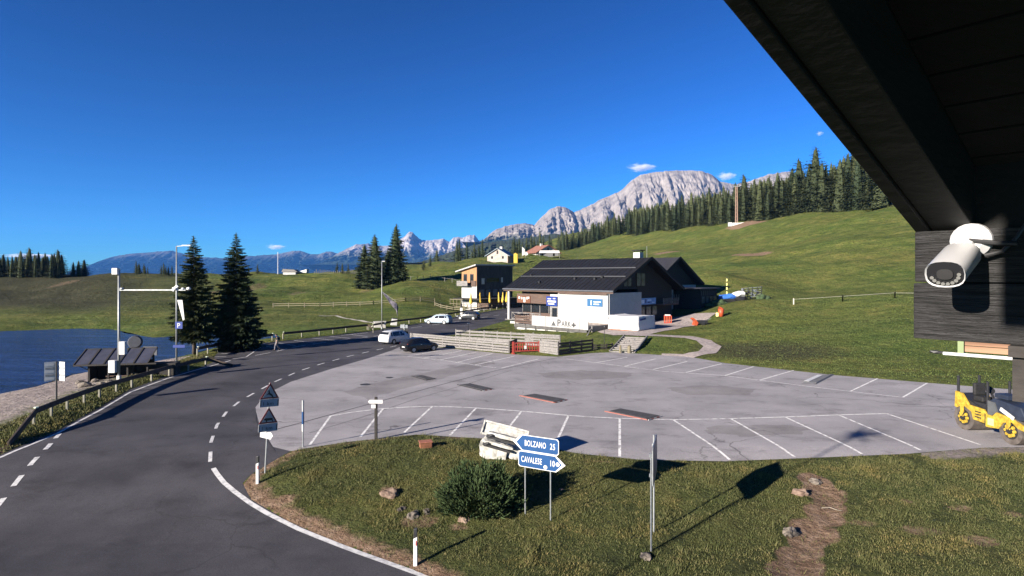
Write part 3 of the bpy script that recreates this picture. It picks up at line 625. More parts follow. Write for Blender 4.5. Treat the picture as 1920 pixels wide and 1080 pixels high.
for i in range(330):
    u = R.uniform(1090, 1800); yb = crest_at(u); y = yb + R.uniform(26, 75); x = (u - 960) / F * y; z_ = tz(x, y) - .5
    vv, ff = small[i % 3]; k_ = R.uniform(.82, 1.05) * float(np.interp(u, [1060, 1250, 1400, 1500, 1700], [.74, .84, 1.0, 1.16, 1.2])); an0 = R.uniform(0, 6)
    ca_, sa_ = math.cos(an0) * k_, math.sin(an0) * k_
    wv.append(np.stack([vv[:, 0] * ca_ - vv[:, 1] * sa_ + x, vv[:, 0] * sa_ + vv[:, 1] * ca_ + y, vv[:, 2] * k_ + z_], 1)); wf_ += [tuple(a + off for a in f) for f in ff]; off += len(vv)
me = bpy.data.meshes.new("spruce_wood"); me.from_pydata(np.concatenate(wv).tolist(), [], wf_); me.update(); me.materials.append(M_needle_far)
o = bpy.data.objects.new("spruce_wood", me); C.objects.link(o); o["kind"] = "stuff"; o["label"] = "dense wood behind the front spruces of the hill crest"
# wood behind the two small chalets, wood on the left crest, scattered far spruces
for i in range(36):
    u = R.uniform(800, 1075); y = R.uniform(395, 470) if u > 880 else R.uniform(330, 400)
    far_spruce((u - 960) / F * y, y, R.uniform(.6, .85), "dark spruce in the far wood behind the small chalets", "spruces behind the small chalets")
for i in range(40):
    u = R.uniform(-40, 160); y = R.uniform(218, 236)
    far_spruce((u - 960) / F * y, y, R.uniform(.36, .52) * (1 if u < 130 else .75), "dark spruce in the shaded wood on the crest left of the lake", "spruces on the left crest", dz=-.3, wide=1.7)
for u0, n in [(262, 7), (310, 6), (478, 2), (640, 5), (800, 5)]:
    for i in range(n):
        u = u0 + R.uniform(-16, 16); y = R.uniform(226, 240); far_spruce((u - 960) / F * y, y, R.uniform(.12, .26), "tiny distant spruce on the crest beyond the meadow", "small spruces on the far crest", dz=0)
# ---------------------------------------------------------------- the lodge (local x along the eaves, y into the building)
def fan(mb, quads):
    for q in quads: mb.add(q, [tuple(range(len(q)))])
def slab(mb, pts, t):             # thick sheet from a planar polygon, thickness downwards along the normal
    n = (Vector(pts[1]) - Vector(pts[0])).cross(Vector(pts[2]) - Vector(pts[0])).normalized()
    if n.z < 0: pts = pts[::-1]; n = -n
    k = len(pts); lo = [Vector(p) - n * t for p in pts]
    mb.add([Vector(p) for p in pts] + lo, [tuple(range(k)), tuple(range(2 * k - 1, k - 1, -1))] + [(i, k + i, k + (i + 1) % k, (i + 1) % k) for i in range(k)])
TH = math.radians(46)
lodge = thing("mountain_lodge", "low white and dark timber lodge with wide black roof beside the car park", "building", (14.28, 82.7, 1.0), -TH)
EV, RD, LL, DD = 5.1, 10.0, 22.6, 19.4         # eave and ridge heights, length, depth
rf = MB(); slab(rf, [(0, 0, EV), (0, DD / 2, RD), (-LL, DD / 2, RD), (-LL, 0, EV)], .22); slab(rf, [(0, DD / 2 + .004, RD), (0, DD, EV), (-LL, DD, EV), (-LL, DD / 2 + .004, RD)], .22)
roof = rf.build("roof", M_roofdark, lodge)
sl = (RD - EV) / (DD / 2)
seam = MB().beam((0, 0, .02), (0, DD / 2, RD - EV + .02), .05, .05).mesh("roof_seam", M_roofdark)
for i in range(27): kid("roof_seam", seam, roof, (-.25 - i * (LL - .5) / 26, 0, EV))
for y, x0 in [(6.3, -22.3), (3.7, -22.2)]:
    MB().beam((x0, y, EV + sl * y + .16), (-.5, y, EV + sl * y + .16), .09, .16).build("snow_guard", mat("guard_steel", (.035, .037, .043), .5, .1, 3, metal=.3), roof)
MB().cyl((-LL - .1, -.1, EV - .1), (.1, -.1, EV - .1), .13, .13, 8).build("gutter", mat("zinc", (.10, .107, .12), .45, .1, 3, metal=.4), roof)
MB().bb(-LL, 0, -.02, .05, EV - .42, EV - .12).build("fascia", M_brownwood, roof)
for s in (0, 1):
    y0, y1 = (0, DD / 2) if s == 0 else (DD, DD / 2)
    MB().beam((.06, y0, EV - .05), (.06, y1, RD - .05), .07, .42).build("barge_board", M_darkwood, roof)
for x, y in [(-9.5, 3.0), (-5.6, 3.0), (-4.6, 3.5), (-16, 1.8), (-20, 4)]: MB().box((x, y, EV + sl * y + .15), (.35, .3, .35)).build("roof_vent", M_roofdark, roof)
ch = MB().bb(-3.9, -2.7, 10.6, 11.6, 8.9, 10.9).build("chimney", M_plaster, roof)
MB().bb(-4.1, -2.5, 10.4, 11.8, 11.15, 11.27).bb(-3.85, -3.75, 10.65, 10.75, 10.9, 11.15).bb(-2.85, -2.75, 11.45, 11.55, 10.9, 11.15).build("chimney_cap", M_roofdark, roof)
MB().cyl((-1.4, 10.6, 9.2), (-1.4, 10.6, 11.8), .03, .03, 6).build("aerial", M_pole, roof)
# walls
MB().bb(-10.7, -.92, .35, 8.4, -.6, 4.72).build("wall", M_plaster, lodge)                       # white front block
MB().bb(-20.8, -10.71, 2.6, 17.5, -.6, 5.0).build("wall", M_brownwood, lodge)
MB().bb(-10.69, -1.6, 8.41, 18.2, -.6, 5.2).build("wall", M_darkwood, lodge)
gb = MB().prismx([(1.2, 5.2), (DD - 1.2, 5.2), (DD - 1.2, 5.4), (DD / 2, RD - .35), (1.2, 5.4)], -1.75, -1.55); gb.build("gable", M_darkwood, lodge)
gb = MB().prismx([(2.7, 4.9), (DD - 2, 4.9), (DD / 2, RD - .9)], -20.8, -20.6); gb.build("gable", M_darkwood, lodge)
M_pane = mat("dim_window", (.10, .105, .10), .15, .3, 1.5, spec=.6)
for y0, y1, z0, z1 in [(4.6, 6.6, 5.55, 7.3), (7.9, 10.3, 5.55, 7.7)]:
    w = MB().bb(-1.55, -1.47, y0, y1, z0, z1).build("window", M_darkwood, lodge)
    for k in range(2): a = y0 + .1 + k * (y1 - y0) / 2; MB().bb(-1.47, -1.455, a, a + (y1 - y0) / 2 - .2, z0 + .12, z1 - .12).build("pane", M_pane, w)
for y0 in (8.9, 10.6, 12.3):
    w = MB().bb(-1.60, -1.54, y0, y0 + 1.4, .9, 2.5).build("window", M_darkwood, lodge); MB().bb(-1.54, -1.525, y0 + .1, y0 + 1.3, 1.0, 2.4).build("pane", M_pane, w)
sb = MB().bb(-1.54, -1.42, 8.6, 13.2, 2.75, 3.75).build("sign_panel", mat("pale_blue_sign", (.16, .30, .55), .5, .15, 1.2), lodge); sb["label"] = "long pale blue signboard on the dark gable wall"
for k, (y0, y1, z0, z1) in enumerate([(9.0, 9.9, 2.95, 3.5), (10.2, 10.5, 2.95, 3.6), (10.8, 11.9, 3.3, 3.5), (10.8, 11.6, 3.0, 3.16), (12.1, 12.9, 2.95, 3.1)]): MB().bb(-1.42, -1.412, y0, y1, z0, z1).build("sign_print", M_bluedark if k % 2 else mat("sign_white_blue", (.5, .6, .75), .5), sb)
# door between the blocks and the signs
dr = MB().bb(-12.5, -10.9, .55, 2.55, 0, 4.3).build("porch_wall", M_plaster, lodge)
dr = MB().bb(-12.35, -10.8, .42, .53, 0, 2.35).build("door", M_greywood, lodge); MB().bb(-11.95, -10.95, .39, .415, .1, 2.2).build("pane", M_glass, dr); MB().bb(-12.08, -12.03, .34, .42, .9, 1.2).build("handle", M_metal, dr)
s1 = MB().bb(-13.0, -10.75, .2, .33, 2.5, 4.0).build("sign_panel", M_bluedark, lodge); s1["label"] = "dark blue sign with white lettering above the door"
for z, a, b in [(3.55, -12.7, -12.0), (3.6, -11.6, -11.1), (2.75, -12.6, -11.3)]: MB().bb(a, b, .185, .2, z, z + .14).build("sign_print", M_white, s1)
lettering("INFO BAR", .36, M_white, s1, (-12.75, .19, 3.12), (math.pi / 2, 0, 0)) if False else MB().bb(-12.75, -11.0, .185, .2, 3.08, 3.34).build("sign_print", M_white, s1)
s2 = MB().bb(-4.9, -2.1, .25, .345, 2.75, 3.85).build("sign_panel", mat("info_sign_blue", (.018, .085, .19), .5, .08, 2), lodge); s2["label"] = "light blue information sign with letter i on the white wall"
lettering("i", 1.0, M_white, s2, (-4.25, .24, 2.95), (math.pi / 2, 0, 0), bold=.04)
for z, a, b in [(3.35, -3.7, -2.4), (3.0, -3.7, -2.7)]: MB().bb(a, b, .235, .25, z, z + .15).build("sign_print", M_white, s2)
MB().bb(-7.3, -7.0, .3, .35, 1.7, 2.0).build("wall_lamp", M_metal, lodge)
MB().bb(-20.5, -12.6, 2.5, 2.59, 1.15, 2.6).build("window_band", M_glass, lodge)
for x in (-20.5, -18.5, -16.5, -14.5, -12.7): MB().bb(x - .06, x + .06, 2.44, 2.5, 1.1, 2.65).build("window_post", M_greywood, lodge)
bw = MB().bb(-20.6, -12.6, 1.2, 1.35, 2.7, 4.25).build("fascia_panel", M_brownwood, lodge)
lb = MB().bb(-20.4, -17.4, 1.1, 1.195, 2.75, 3.9).build("sign_panel", wood("red_larch", (.085, .032, .017), (.14, .058, .03)), lodge); lb["label"] = "reddish wooden board with pale cut-out letters on the veranda"
for k, (a, b, z0, z1) in enumerate([(-20.1, -19.7, 3.4, 3.75), (-19.4, -19.2, 3.3, 3.7), (-18.95, -18.5, 2.85, 3.65), (-18.2, -18.0, 3.3, 3.75), (-17.9, -17.6, 3.45, 3.75)]): MB().bb(a, b, 1.06, 1.1, z0, z1).build("carved_letter", M_white, lb)
MB().cyl((-20.9, -.4, .05), (-20.9, -.4, 4.6), .2, .18, 10).build("column", M_white, lodge)
# terrace
TX0, TX1, TY = -13.5, .5, -6.0
MB().bb(TX0, TX1 - 1.5, TY + .12, .34, -1.3, -.08).build("terrace_wall", M_plaster, lodge)
MB().bb(-21.2, TX0 - .21, .2, 2.55, -1.2, -.06).build("terrace_wall", M_plaster, lodge)
MB().bb(TX0 - .2, TX1, TY - .1, .33, -.075, .05).build("terrace_floor", M_greywood, lodge)
MB().bb(TX0 - .2, TX1 - .3, TY - .19, TY - .101, -.42, -.0).build("edge_beam", mat("grey_beam", (.07, .068, .066), .9, .2, 2), lodge)
MB().bb(-21.4, TX0 - .21, -.8, 2.55, -.055, .05).build("terrace_floor", M_greywood, lodge)
for k in range(7):
    x = TX0 + .1 + k * 2.05; MB().bb(x - .07, x + .07, TY - .22, TY - .105, -1.35, .05).build("terrace_post", mat("grey_beam", (.07, .068, .066), .9, .2, 2), lodge)
bs = MB().bb(TX0 + 3.6, TX1, TY - .28, TY - .2, .0, 1.45).build("banner", mat("banner_white", (.28, .28, .28), .7, .05, 1), lodge); bs["label"] = "long white banner with tree and cross marks along the terrace rail"
M_print = mat("banner_grey", (.05, .052, .056), .7)
def poly_part(name, pts, y0, y1, m, parent): return MB().prism(pts, y0, y1).build(name, m, parent)
by = TY - .285
poly_part("banner_mark", [(-6.1, .2), (-5.2, .2), (-5.65, .85)], by - .012, by, M_print, bs)
for a, z0, z1, w in [(-2.1, .2, .85, .25), (-2.35, .38, .62, .75)]: MB().bb(a, a + w, by - .012, by, z0, z1).build("banner_mark", M_print, bs)
lettering("P", 1.35, M_print, bs, (-5.0, by - .004, .2), (math.pi / 2, 0, 0), bold=.03); lettering("ARK", 1.0, M_print, bs, (-4.15, by - .004, .25), (math.pi / 2, 0, 0), bold=.02, sx=.8)
for x in (-7.2, -1.0): MB().bb(x - .02, x + .02, by - .01, by, .02, 1.43).build("banner_seam", M_print, bs)
for z in (.18, .48, .78, 1.08):
    MB().bb(TX0 - .1, TX0 + 3.59, TY - .16, TY - .105, z, z + .22).build("rail_plank", M_brownwood, lodge)
for x in (TX0, TX0 + 1.8, TX0 + 3.5): MB().bb(x - .08, x + .08, TY - .1, TY - .02, .05, 1.45).build("rail_post", M_darkwood, lodge)
for z in (.3, .8, 1.2): MB().bb(TX0 - .2, TX0 - .14, TY, -2.9, z, z + .2).build("rail_plank", M_brownwood, lodge)
# lattice railing in front of the veranda
lt = MB().bb(-20.0, -13.6, -.55, -.45, 1.15, 1.25).bb(-20.0, -13.6, -.55, -.45, .1, .2).build("lattice_rail", M_greywood, lodge)
for k in range(5):
    a = -20.0 + k * 1.6
    MB().bb(a - .05, a + .05, -.56, -.44, .05, 1.3).build("lattice_post", M_greywood, lt)
    if k < 4:
        MB().beam((a + .05, -.5, .2), (a + 1.55, -.5, 1.15), .06, .07).build("lattice_brace", M_greywood, lt); MB().beam((a + .05, -.5, 1.15), (a + 1.55, -.5, .2), .05, .07).build("lattice_brace", M_greywood, lt)
MB().bb(-10.72, -.9, .33, .349, -.6, .35).bb(-.919, -.9, .33, 8.4, -.6, .35).build("plinth", mat("plinth_grey", (.16, .14, .13), .9, .2, 2), lodge)
MB().bb(-10.4, -1.2, .05, .34, 4.45, 4.7).build("eaves_shade_strip", M_brownwood, lodge)  # dark strip standing in for the eaves' shadow along the wall top
MB().cyl((-1.05, .2, .2), (-1.05, .2, 4.9), .06, .06, 8).build("downpipe", mat("zinc", (.10, .107, .12), .45, .1, 3, metal=.4), lodge)
# right-hand porch rail, back balcony and side gate
MB().bb(-1.5, -.2, 13.5, 18.0, 2.55, 2.75).build("balcony", M_brownwood, lodge)
for k in range(12): MB().bb(-.3, -.22, 13.5 + k * .4, 13.58 + k * .4, 2.75, 3.7).build("baluster", M_greywood, lodge)
MB().bb(.6, .75, TY + .3, -.5, -.9, .5).build("terrace_side", M_greywood, lodge)
hr = MB().beam((.62, TY + .1, .1), (2.5, TY - 3.5, -1.0), .12, .14).build("ramp_beam", M_greywood, lodge)

# rear wing: a second dark gabled building
wing = thing("rear_chalet", "dark gabled chalet standing behind the black roofed lodge", "building", (30.1, 105, 1.2), -TH)
hw, er, rr_ = 8.7, 5.4, 10.3
rf = MB(); slab(rf, [(0, 0, rr_), (0, hw, er), (-13.4, hw, er), (-13.4, 0, rr_)], .25); slab(rf, [(0, -.004, rr_), (-13.4, -.004, rr_), (-13.4, -hw, er), (0, -hw, er)], .25); rf.build("roof", mat("slate_roof", (.022, .022, .027), .6, .2, 1.5), wing)
MB().bb(-12.6, -1.0, -7.4, 7.4, -.8, 5.3).build("wall", mat("grey_plaster", (.36, .36, .38), .9, .08, 1), wing)
MB().prismx([(-7.4, 5.32), (7.4, 5.32), (0, rr_ - .7)], -1.2, -.95).build("gable", M_darkwood, wing)
for s in (1, -1): MB().beam((.06, s * hw, er - .05), (.06, 0, rr_ - .05), .07, .45).build("barge_board", M_darkwood, wing)
for y in (-3.5, 1.2, 4.6):
    w = MB().bb(-1.0, -.93, y - .55, y + .55, 3.2, 4.7).build("window", M_darkwood, wing); MB().bb(-.93, -.915, y - .42, y + .42, 3.33, 4.57).build("pane", M_glass, w)
MB().bb(-.94, .2, -4, 7.2, 2.6, 2.75).build("balcony", M_darkwood, wing)
for k in range(14): MB().bb(.1, .18, -3.9 + k * .8, -3.8 + k * .8, 2.75, 3.7).build("baluster", M_greywood, wing)

shed = thing("timber_shed", "low dark timber shed with flat roof at the back of the lodge", "shed", (32.6, 101.5, 2.2), -TH)
MB().bb(-5.5, 0, 0, 6, -1.2, 3.6).build("wall", M_darkwood, shed); MB().bb(-5.9, .5, -.6, 6.4, 3.65, 3.85).build("roof", mat("shed_roof", (.06, .06, .065), .7, .2, 2), shed)
for k in range(4): MB().bb(.02, .07, .5 + k * 1.4, 1.4 + k * 1.4, 1.2, 2.4).build("pane", M_pane, shed)
for k in range(8): MB().bb(.01, .05, .3 + k * .75, .38 + k * .75, 2.6, 3.4).build("trim_board", M_greywood, shed)

# ---------------------------------------------------------------- tall rifugio up the road
rif = thing("three_storey_house", "three storey timber clad house with sloping roof and terrace up the road", "building", (-8.9, 148, tz(-8.9, 148)), -math.radians(46))
# local x: along the sunny side wall goes to -x ; local y: along the shaded front
zb = rif.location.z; top = 11.7 - zb
MB().bb(-6.0, 0, 0, 12.4, -1.5, 6.0).build("wall", M_plaster, rif)
MB().bb(-6.0, -.02, .02, 12.4, 6.01, 10.0).build("wall", M_orangewood, rif)
MB().prism([(-6.0, 10.0), (-.02, 10.0), (-.02, 10.9)], .02, 12.4).build("wall", M_orangewood, rif)
MB().bb(-.01, .08, -.02, 12.5, 2.9, 11.05).build("cladding", mat("dark_cladding", (.060, .050, .045), .85, .25, 1.5, stretch=(1, 1, .3)), rif)
rf = MB(); slab(rf, [(.6, -.9, 11.45), (.6, 13, 11.45), (-7.6, 13, 9.75), (-7.6, -.9, 9.75)], .3); rf.build("roof", mat("pale_roof_edge", (.30, .30, .31), .7, .1, 2), rif)
for y, z0, z1, w_ in [(1.4, 6.3, 8.0, 1.2), (8.2, 6.7, 8.2, .8)]:
    w = MB().bb(.085, .13, y, y + w_, z0, z1).build("window", M_palewood, rif); MB().bb(.13, .145, y + .12, y + w_ - .12, z0 + .12, z1 - .12).build("pane", mat("bright_pane", (.55, .50, .42), .3), w)
MB().bb(.085, .12, 3.2, 7.6, 6.9, 8.0).build("window", M_glass, rif)
for k in range(5):
    y = .6 + k * 2.3; w = MB().bb(.085, .13, y, y + 1.9, 3.2, 5.2).build("window", M_darkwood, rif); MB().bb(.13, .145, y + .12, y + 1.78, 3.3, 5.1).build("pane", mat("sky_pane", (.06, .085, .14), .1, .3, 1, spec=.6), w)
for x0 in (-5.2, -2.6):
    w = MB().bb(x0, x0 + 1.4, -.05, .015, 6.6, 9.0).build("window", M_brownwood, rif); MB().bb(x0 + .12, x0 + 1.28, -.065, -.05, 6.75, 8.85).build("pane", M_glass, w)
bl = MB().bb(-6.3, -2.0, -1.4, -.01, 5.9, 6.1).build("balcony", M_greywood, rif); MB().bb(-6.3, -2.0, -1.42, -1.36, 6.1, 7.2).build("balcony_front", M_greywood, bl)
MB().bb(-2.0, -.2, -.2, -.01, 5.8, 7.3).build("balcony_front", M_brownwood, rif)
# its terrace with closed parasols
MB().bb(-7, 4.5, -3.0, 12, -2.0, .2).build("terrace_base", mat("concrete", (.38, .37, .35), .9, .1, 1), rif)
MB().bb(.1, 4.2, 0.2, 11.8, .21, 2.6).build("terrace_room", M_brownwood, rif)
MB().bb(-6, 4.6, -2.9, 12, 2.65, 2.85).build("canopy", M_darkwood, rif)
for k in range(9):
    x = -6.9 + k * 1.4; MB().bb(x - .07, x + .07, -3.1, -2.98, .2, 2.6 if k < 4 else 1.4).build("terrace_post", M_palewood, rif)
for k in range(9):
    y = -2.4 + k * 1.75; MB().bb(4.5, 4.62, y - .06, y + .06, .2, 1.4).build("terrace_post", M_palewood, rif)
for z in (.75, 1.35):
    MB().bb(-7, 4.6, -3.14, -3.105, z, z + .12).build("terrace_rail", M_palewood, rif); MB().bb(4.63, 4.68, -3.0, 12, z, z + .12).build("terrace_rail", M_palewood, rif)
MB().bb(-7, -1.8, -3.14, -3.105, 2.45, 2.6).build("terrace_rail", M_palewood, rif)
par0 = None
for k, u in enumerate([883, 900, 918, 935, 943, 950]):
    y = 139.5 + k * 1.7; x = (u - 960) / F * y; z = 1.2
    if par0 is None:
        par0 = thing("closed_parasol", "", "parasol", (x, y, z))
        MB().cyl((0, 0, -1.4), (0, 0, .6), .05, .05, 6).build("pole", M_pole, par0)
        cl = MB()
        for a, b, r0, r1 in [(.3, .8, .32, .42), (.8, 1.6, .42, .26), (1.6, 2.9, .26, .08)]: cl.cyl((0, 0, a), (0, 0, b), r0, r1, 9, a == .3)
        cl.build("folded_cloth", M_yellowcloth, par0, True); p_ = par0
    else: p_ = copy_tree(par0, (x, y, z), k)
    p_["label"] = "folded yellow parasol on the terrace of the three storey house, " + ["leftmost", "second from left", "third from left", "fourth from left", "second from right", "rightmost"][k]; p_["group"] = "folded yellow parasols"

# two small chalets on the rise behind
def chalet(name, label, u0, u1, vb, vt, y, rz, rm, wm, ridge_x=False):
    w = (u1 - u0) / F * y; cx = ((u0 + u1) / 2 - 960) / F * y; z = P(0, vb, y).z; h = (vb - vt) / F * y
    t = thing(name, label, "house", (cx, y, z), rz); e = h * .42; hw = w * .5; L = w * .75
    MB().bb(-hw * .85, hw * .85, -L / 2, L / 2, -2, e).build("wall", wm, t)
    MB().prism([(-hw * .85, e + .001), (hw * .85, e + .001), (0, h - .3)], -L / 2, L / 2).build("gable", wm, t)
    rf = MB(); slab(rf, [(0, -L * .58, h), (0, L * .58, h), (hw * 1.05, L * .58, e - .3), (hw * 1.05, -L * .58, e - .3)], .25); slab(rf, [(-.004, -L * .58, h), (-hw * 1.05, -L * .58, e - .3), (-hw * 1.05, L * .58, e - .3), (-.004, L * .58, h)], .25); rf.build("roof", rm, t)
    for k in (-1, 1):
        wi = MB().bb(k * hw * .45 - .45, k * hw * .45 + .45, -L / 2 - .06, -L / 2 - .005, e * .35, e * .85).build("window", M_darkwood, t); MB().bb(k * hw * .45 - .35, k * hw * .45 + .35, -L / 2 - .08, -L / 2 - .062, e * .42, e * .8).build("pane", M_glass, wi)
    MB().bb(-.4, .4, -L / 2 - .06, -L / 2 - .005, e + .6, e + 2.2).build("window", M_darkwood, t)
    MB().bb(-.6, .6, .5, 1.5, h - 1, h + .9).build("chimney", M_plaster, t)
    return t
c1 = chalet("small_chalet", "small grey boarded chalet with blue grey roof on the rise", 915, 962, 489, 466, 268, math.radians(-18), mat("bluegrey_roof", (.16, .20, .23), .6, .1, .6), mat("pale_boards", (.33, .28, .25), .9, .15, 1))
c2 = chalet("red_roofed_house", "small white house with red tiled roof at the foot of the wood", 990, 1044, 484, 460, 298, math.radians(28), mat("red_tiles", (.20, .09, .065), .85, .2, 1), M_plaster)
g = P(967, 488, 262); t = thing("yellow_column", "yellow upright advertising column beside the small grey chalet", "column", g); MB().bb(-.9, .9, -.6, .6, -2, 2.9).build("column_body", M_yellowcloth, t, bevel=.2); MB().cyl((0, 0, 2.9), (0, 0, 3.3), .7, .2, 8).build("column_top", M_yellowcloth, t)
for u, lab in [(979, "white feather flag on the rise left of the red roofed house"), (985, "short white feather flag right beside the red roofed house")]:
    g = P(u, 484, 285); f = thing("feather_flag", lab, "flag", g, 0, "white feather flags"); hh = 5.5 if u == 979 else 3.2
    MB().cyl((0, 0, -1), (0, 0, hh), .06, .04, 6).build("pole", M_pole, f); MB().prism([(.05, 1.2), (1.3, 1.6), (1.2, hh * .8), (.05, hh)], -.04, .04).build("cloth", M_white, f)
g = P(1030, 483, 285); t = thing("white_awning", "white awning over benches right of the red roofed house", "awning", g); MB().prism([(-5, 2.2), (5, 2.2), (4.6, 3.4), (-4.6, 3.4)], -1.5, 1.5).build("cloth", M_white, t); [MB().bb(x - .1, x + .1, -1.4, -1.2, -2, 2.2).build("post", M_greywood, t) for x in (-4.8, 0, 4.8)]
# low huts and a mast on the far crest
g = P(545, 515, 236); t = thing("far_hut", "tiny white walled hut on the far crest right of the lake spruces", "hut", g); MB().bb(-2.5, 2.5, -1.5, 1.5, -1.5, 1.1).build("wall", M_plaster, t); MB().prism([(-3, 1.12), (3.4, 1.12), (2, 2.0), (-2.4, 2.3)], -1.9, 1.9).build("roof", M_greywood, t)
g = P(566, 515, 238); t = thing("far_hut", "tiny hut with bright tilted roof on the far crest, right of the white one", "hut", g); MB().bb(-2, 2, -1.2, 1.2, -1.5, .8).build("wall", M_darkwood, t); MB().prism([(-2.4, .82), (2.4, .82), (2.4, 2.2)], -1.5, 1.5).build("roof", M_white, t)
g = P(521, 516, 234); t = thing("flag_mast", "thin white mast on the far crest above the meadow", "mast", g); MB().cyl((0, 0, -1.5), (0, 0, 9), .14, .10, 8).build("pole", M_white, t); MB().blob((0, 0, 9.1), (.2, .2, .2), 0, 1, 0).build("cap", M_white, t)
for u0, u1, v, lab in [(590, 680, 514, "row of grey crosses and pickets on the crest left of the mound spruces")]:
    f = thing("picket_row", lab, "fence", T(635, 0, 228))
    for k in range(26): MB().bb(-9.5 + k * .75, -9.35 + k * .75, -.08, .08, -.3, R.uniform(.7, 1.5)).build("picket", M_greywood, f)

# ---------------------------------------------------------------- fences
def plank_fence(name, label, pts, h, planks, ph, m, group=None, every=2.2, out=1, base=None, lean=0.0, pm=None):
    p0 = pts[0]; f = thing(name, label, "fence", p0, 0, group); pm = pm or m
    for a, b in zip(pts, pts[1:]):
        a = a - p0; b = b - p0; L = (b - a).length; d = (b - a).normalized(); s = Vector((d.y, -d.x, 0)) * out; n = max(1, round(L / every))
        for k in range(n + 1):
            q = a.lerp(b, k / n); MB().beam(q + Vector((0, 0, -.3)), q + Vector((0, 0, h + .08)) , .12, .12, d).build("post", pm, f)
        for k in range(n):
            q, r = a.lerp(b, k / n), a.lerp(b, (k + 1) / n)
            for z in planks:
                dz = R.uniform(-.02, .02); MB().beam(q + s * .09 + Vector((0, 0, z + dz)), r + s * .09 + Vector((0, 0, z + R.uniform(-.02, .02))), .04, ph).build("plank", m, f)
    return f
pf = plank_fence("plank_fence", "long weathered grey plank fence behind the black parked car", [G(770, 645), G(830, 651), G(895, 657), G(955, 663)], 1.25, [.16, .44, .72, 1.0, 1.24], .2, M_greywood)
plank_fence("plank_fence", "grey plank fence in the second row, nearer the lodge terrace", [G(855, 637), G(908, 640), G(958, 643), G(1000, 645)], 1.3, [.35, .75, 1.15], .24, M_greywood)
plank_fence("plank_fence", "short dark plank fence end just left of the red barrier", [G(955, 663), G(968, 657)], 1.25, [.16, .44, .72, 1.0, 1.22], .18, M_darkwood)
plank_fence("plank_fence", "grey plank fence panel right of the red barrier", [G(1013, 663), G(1047, 667)], 1.45, [.15, .43, .71, .99, 1.27], .25, M_greywood)
plank_fence("plank_fence", "grey plank fence behind the red barrier in the back row", [G(985, 648), G(1050, 652)], 1.4, [.2, .5, .8, 1.1, 1.35], .22, M_greywood)
plank_fence("plank_fence", "dark plank fence right of the grey panel", [G(1047, 667), G(1111, 659.5)], 1.35, [.2, .55, .9, 1.25], .2, M_darkwood, every=1.9)
plank_fence("plank_fence", "low dark plank fence at the foot of the wooden steps", [G(1113, 658), G(1137, 657.5), G(1148, 656)], .7, [.15, .4, .62], .14, M_darkwood)
# red barrier
rb = thing("red_barrier", "red plastic barrier standing in the gap of the grey fence", "barrier", G(987, 663), .25)
for x in (-1.45, 1.45): MB().bb(x - .1, x + .1, -.06, .06, 0, 1.3).bb(x - .12, x + .12, -.35, .35, .02, .1).build("upright", M_red, rb)
for z in (.25, .7, 1.1): MB().bb(-1.4, 1.4, -.04, .04, z, z + .1).build("rail", M_red, rb)
for k in range(10): MB().bb(-1.28 + k * .27, -1.2 + k * .27, -.03, .03, .3, 1.1).build("bar", M_red, rb)
MB().bb(-.25, 0, -.07, -.045, .5, .85).build("plate", M_white, rb)
# wooden steps
st = thing("wooden_steps", "broad wooden steps climbing from the car park to the lodge path", "steps", G(1166, 661), 0)
a, b = G(1166, 661), Gz(1192, 631, 1.0); d = (b - a); n = 9; dh = Vector((d.x, d.y, 0)); sdv = Vector((dh.y, -dh.x, 0)).normalized()
for k in range(n):
    q = dh * (k / n); zz = (k + 1) * 1.0 / n
    MB().beam(q - sdv * 1.25 + Vector((0, 0, zz - .06)), q + sdv * 1.25 + Vector((0, 0, zz - .06)), .12, .16).build("riser", M_greywood, st)
    q2 = dh * ((k + .5) / n); L = dh.length / n
    MB().beam(q + Vector((0, 0, zz - .10)) + dh.normalized() * .06, q + dh.normalized() * (L - .06) + Vector((0, 0, zz - .10)), 2.5, .12).build("tread", M_gravel, st)
for s in (1, -1): MB().beam(sdv * s * 1.35 + Vector((0, 0, .02)), sdv * s * 1.35 + Vector((d.x, d.y, 1.1)), .14, .22).build("stringer", M_greywood, st)
for u, v, k in [(1163, 662, 0), (1180, 662, 1)]:
    g = G(u, v); s = thing("wooden_stump", ["slim pale wooden stump at the left foot of the steps", "thicker pale wooden stump at the right foot of the steps"][k], "post", g); MB().cyl((0, 0, -.1), (0, 0, .75), .13 + .08 * k, .11 + .08 * k, 9).build("trunk", M_palewood, s); MB().cyl((0, 0, .75), (.05, 0, .86), .11 + .08 * k, .04, 9).build("top", M_palewood, s)
g = G(1133, 657); s = thing("thin_post", "thin dark pole on the grass bank left of the steps", "pole", g); MB().cyl((0, 0, 0), (0, 0, 2.6), .03, .03, 6).build("pole", M_dark, s); MB().blob((0, 0, 2.62), (.05, .05, .05), 0, 1, 0).build("knob", M_metal, s)
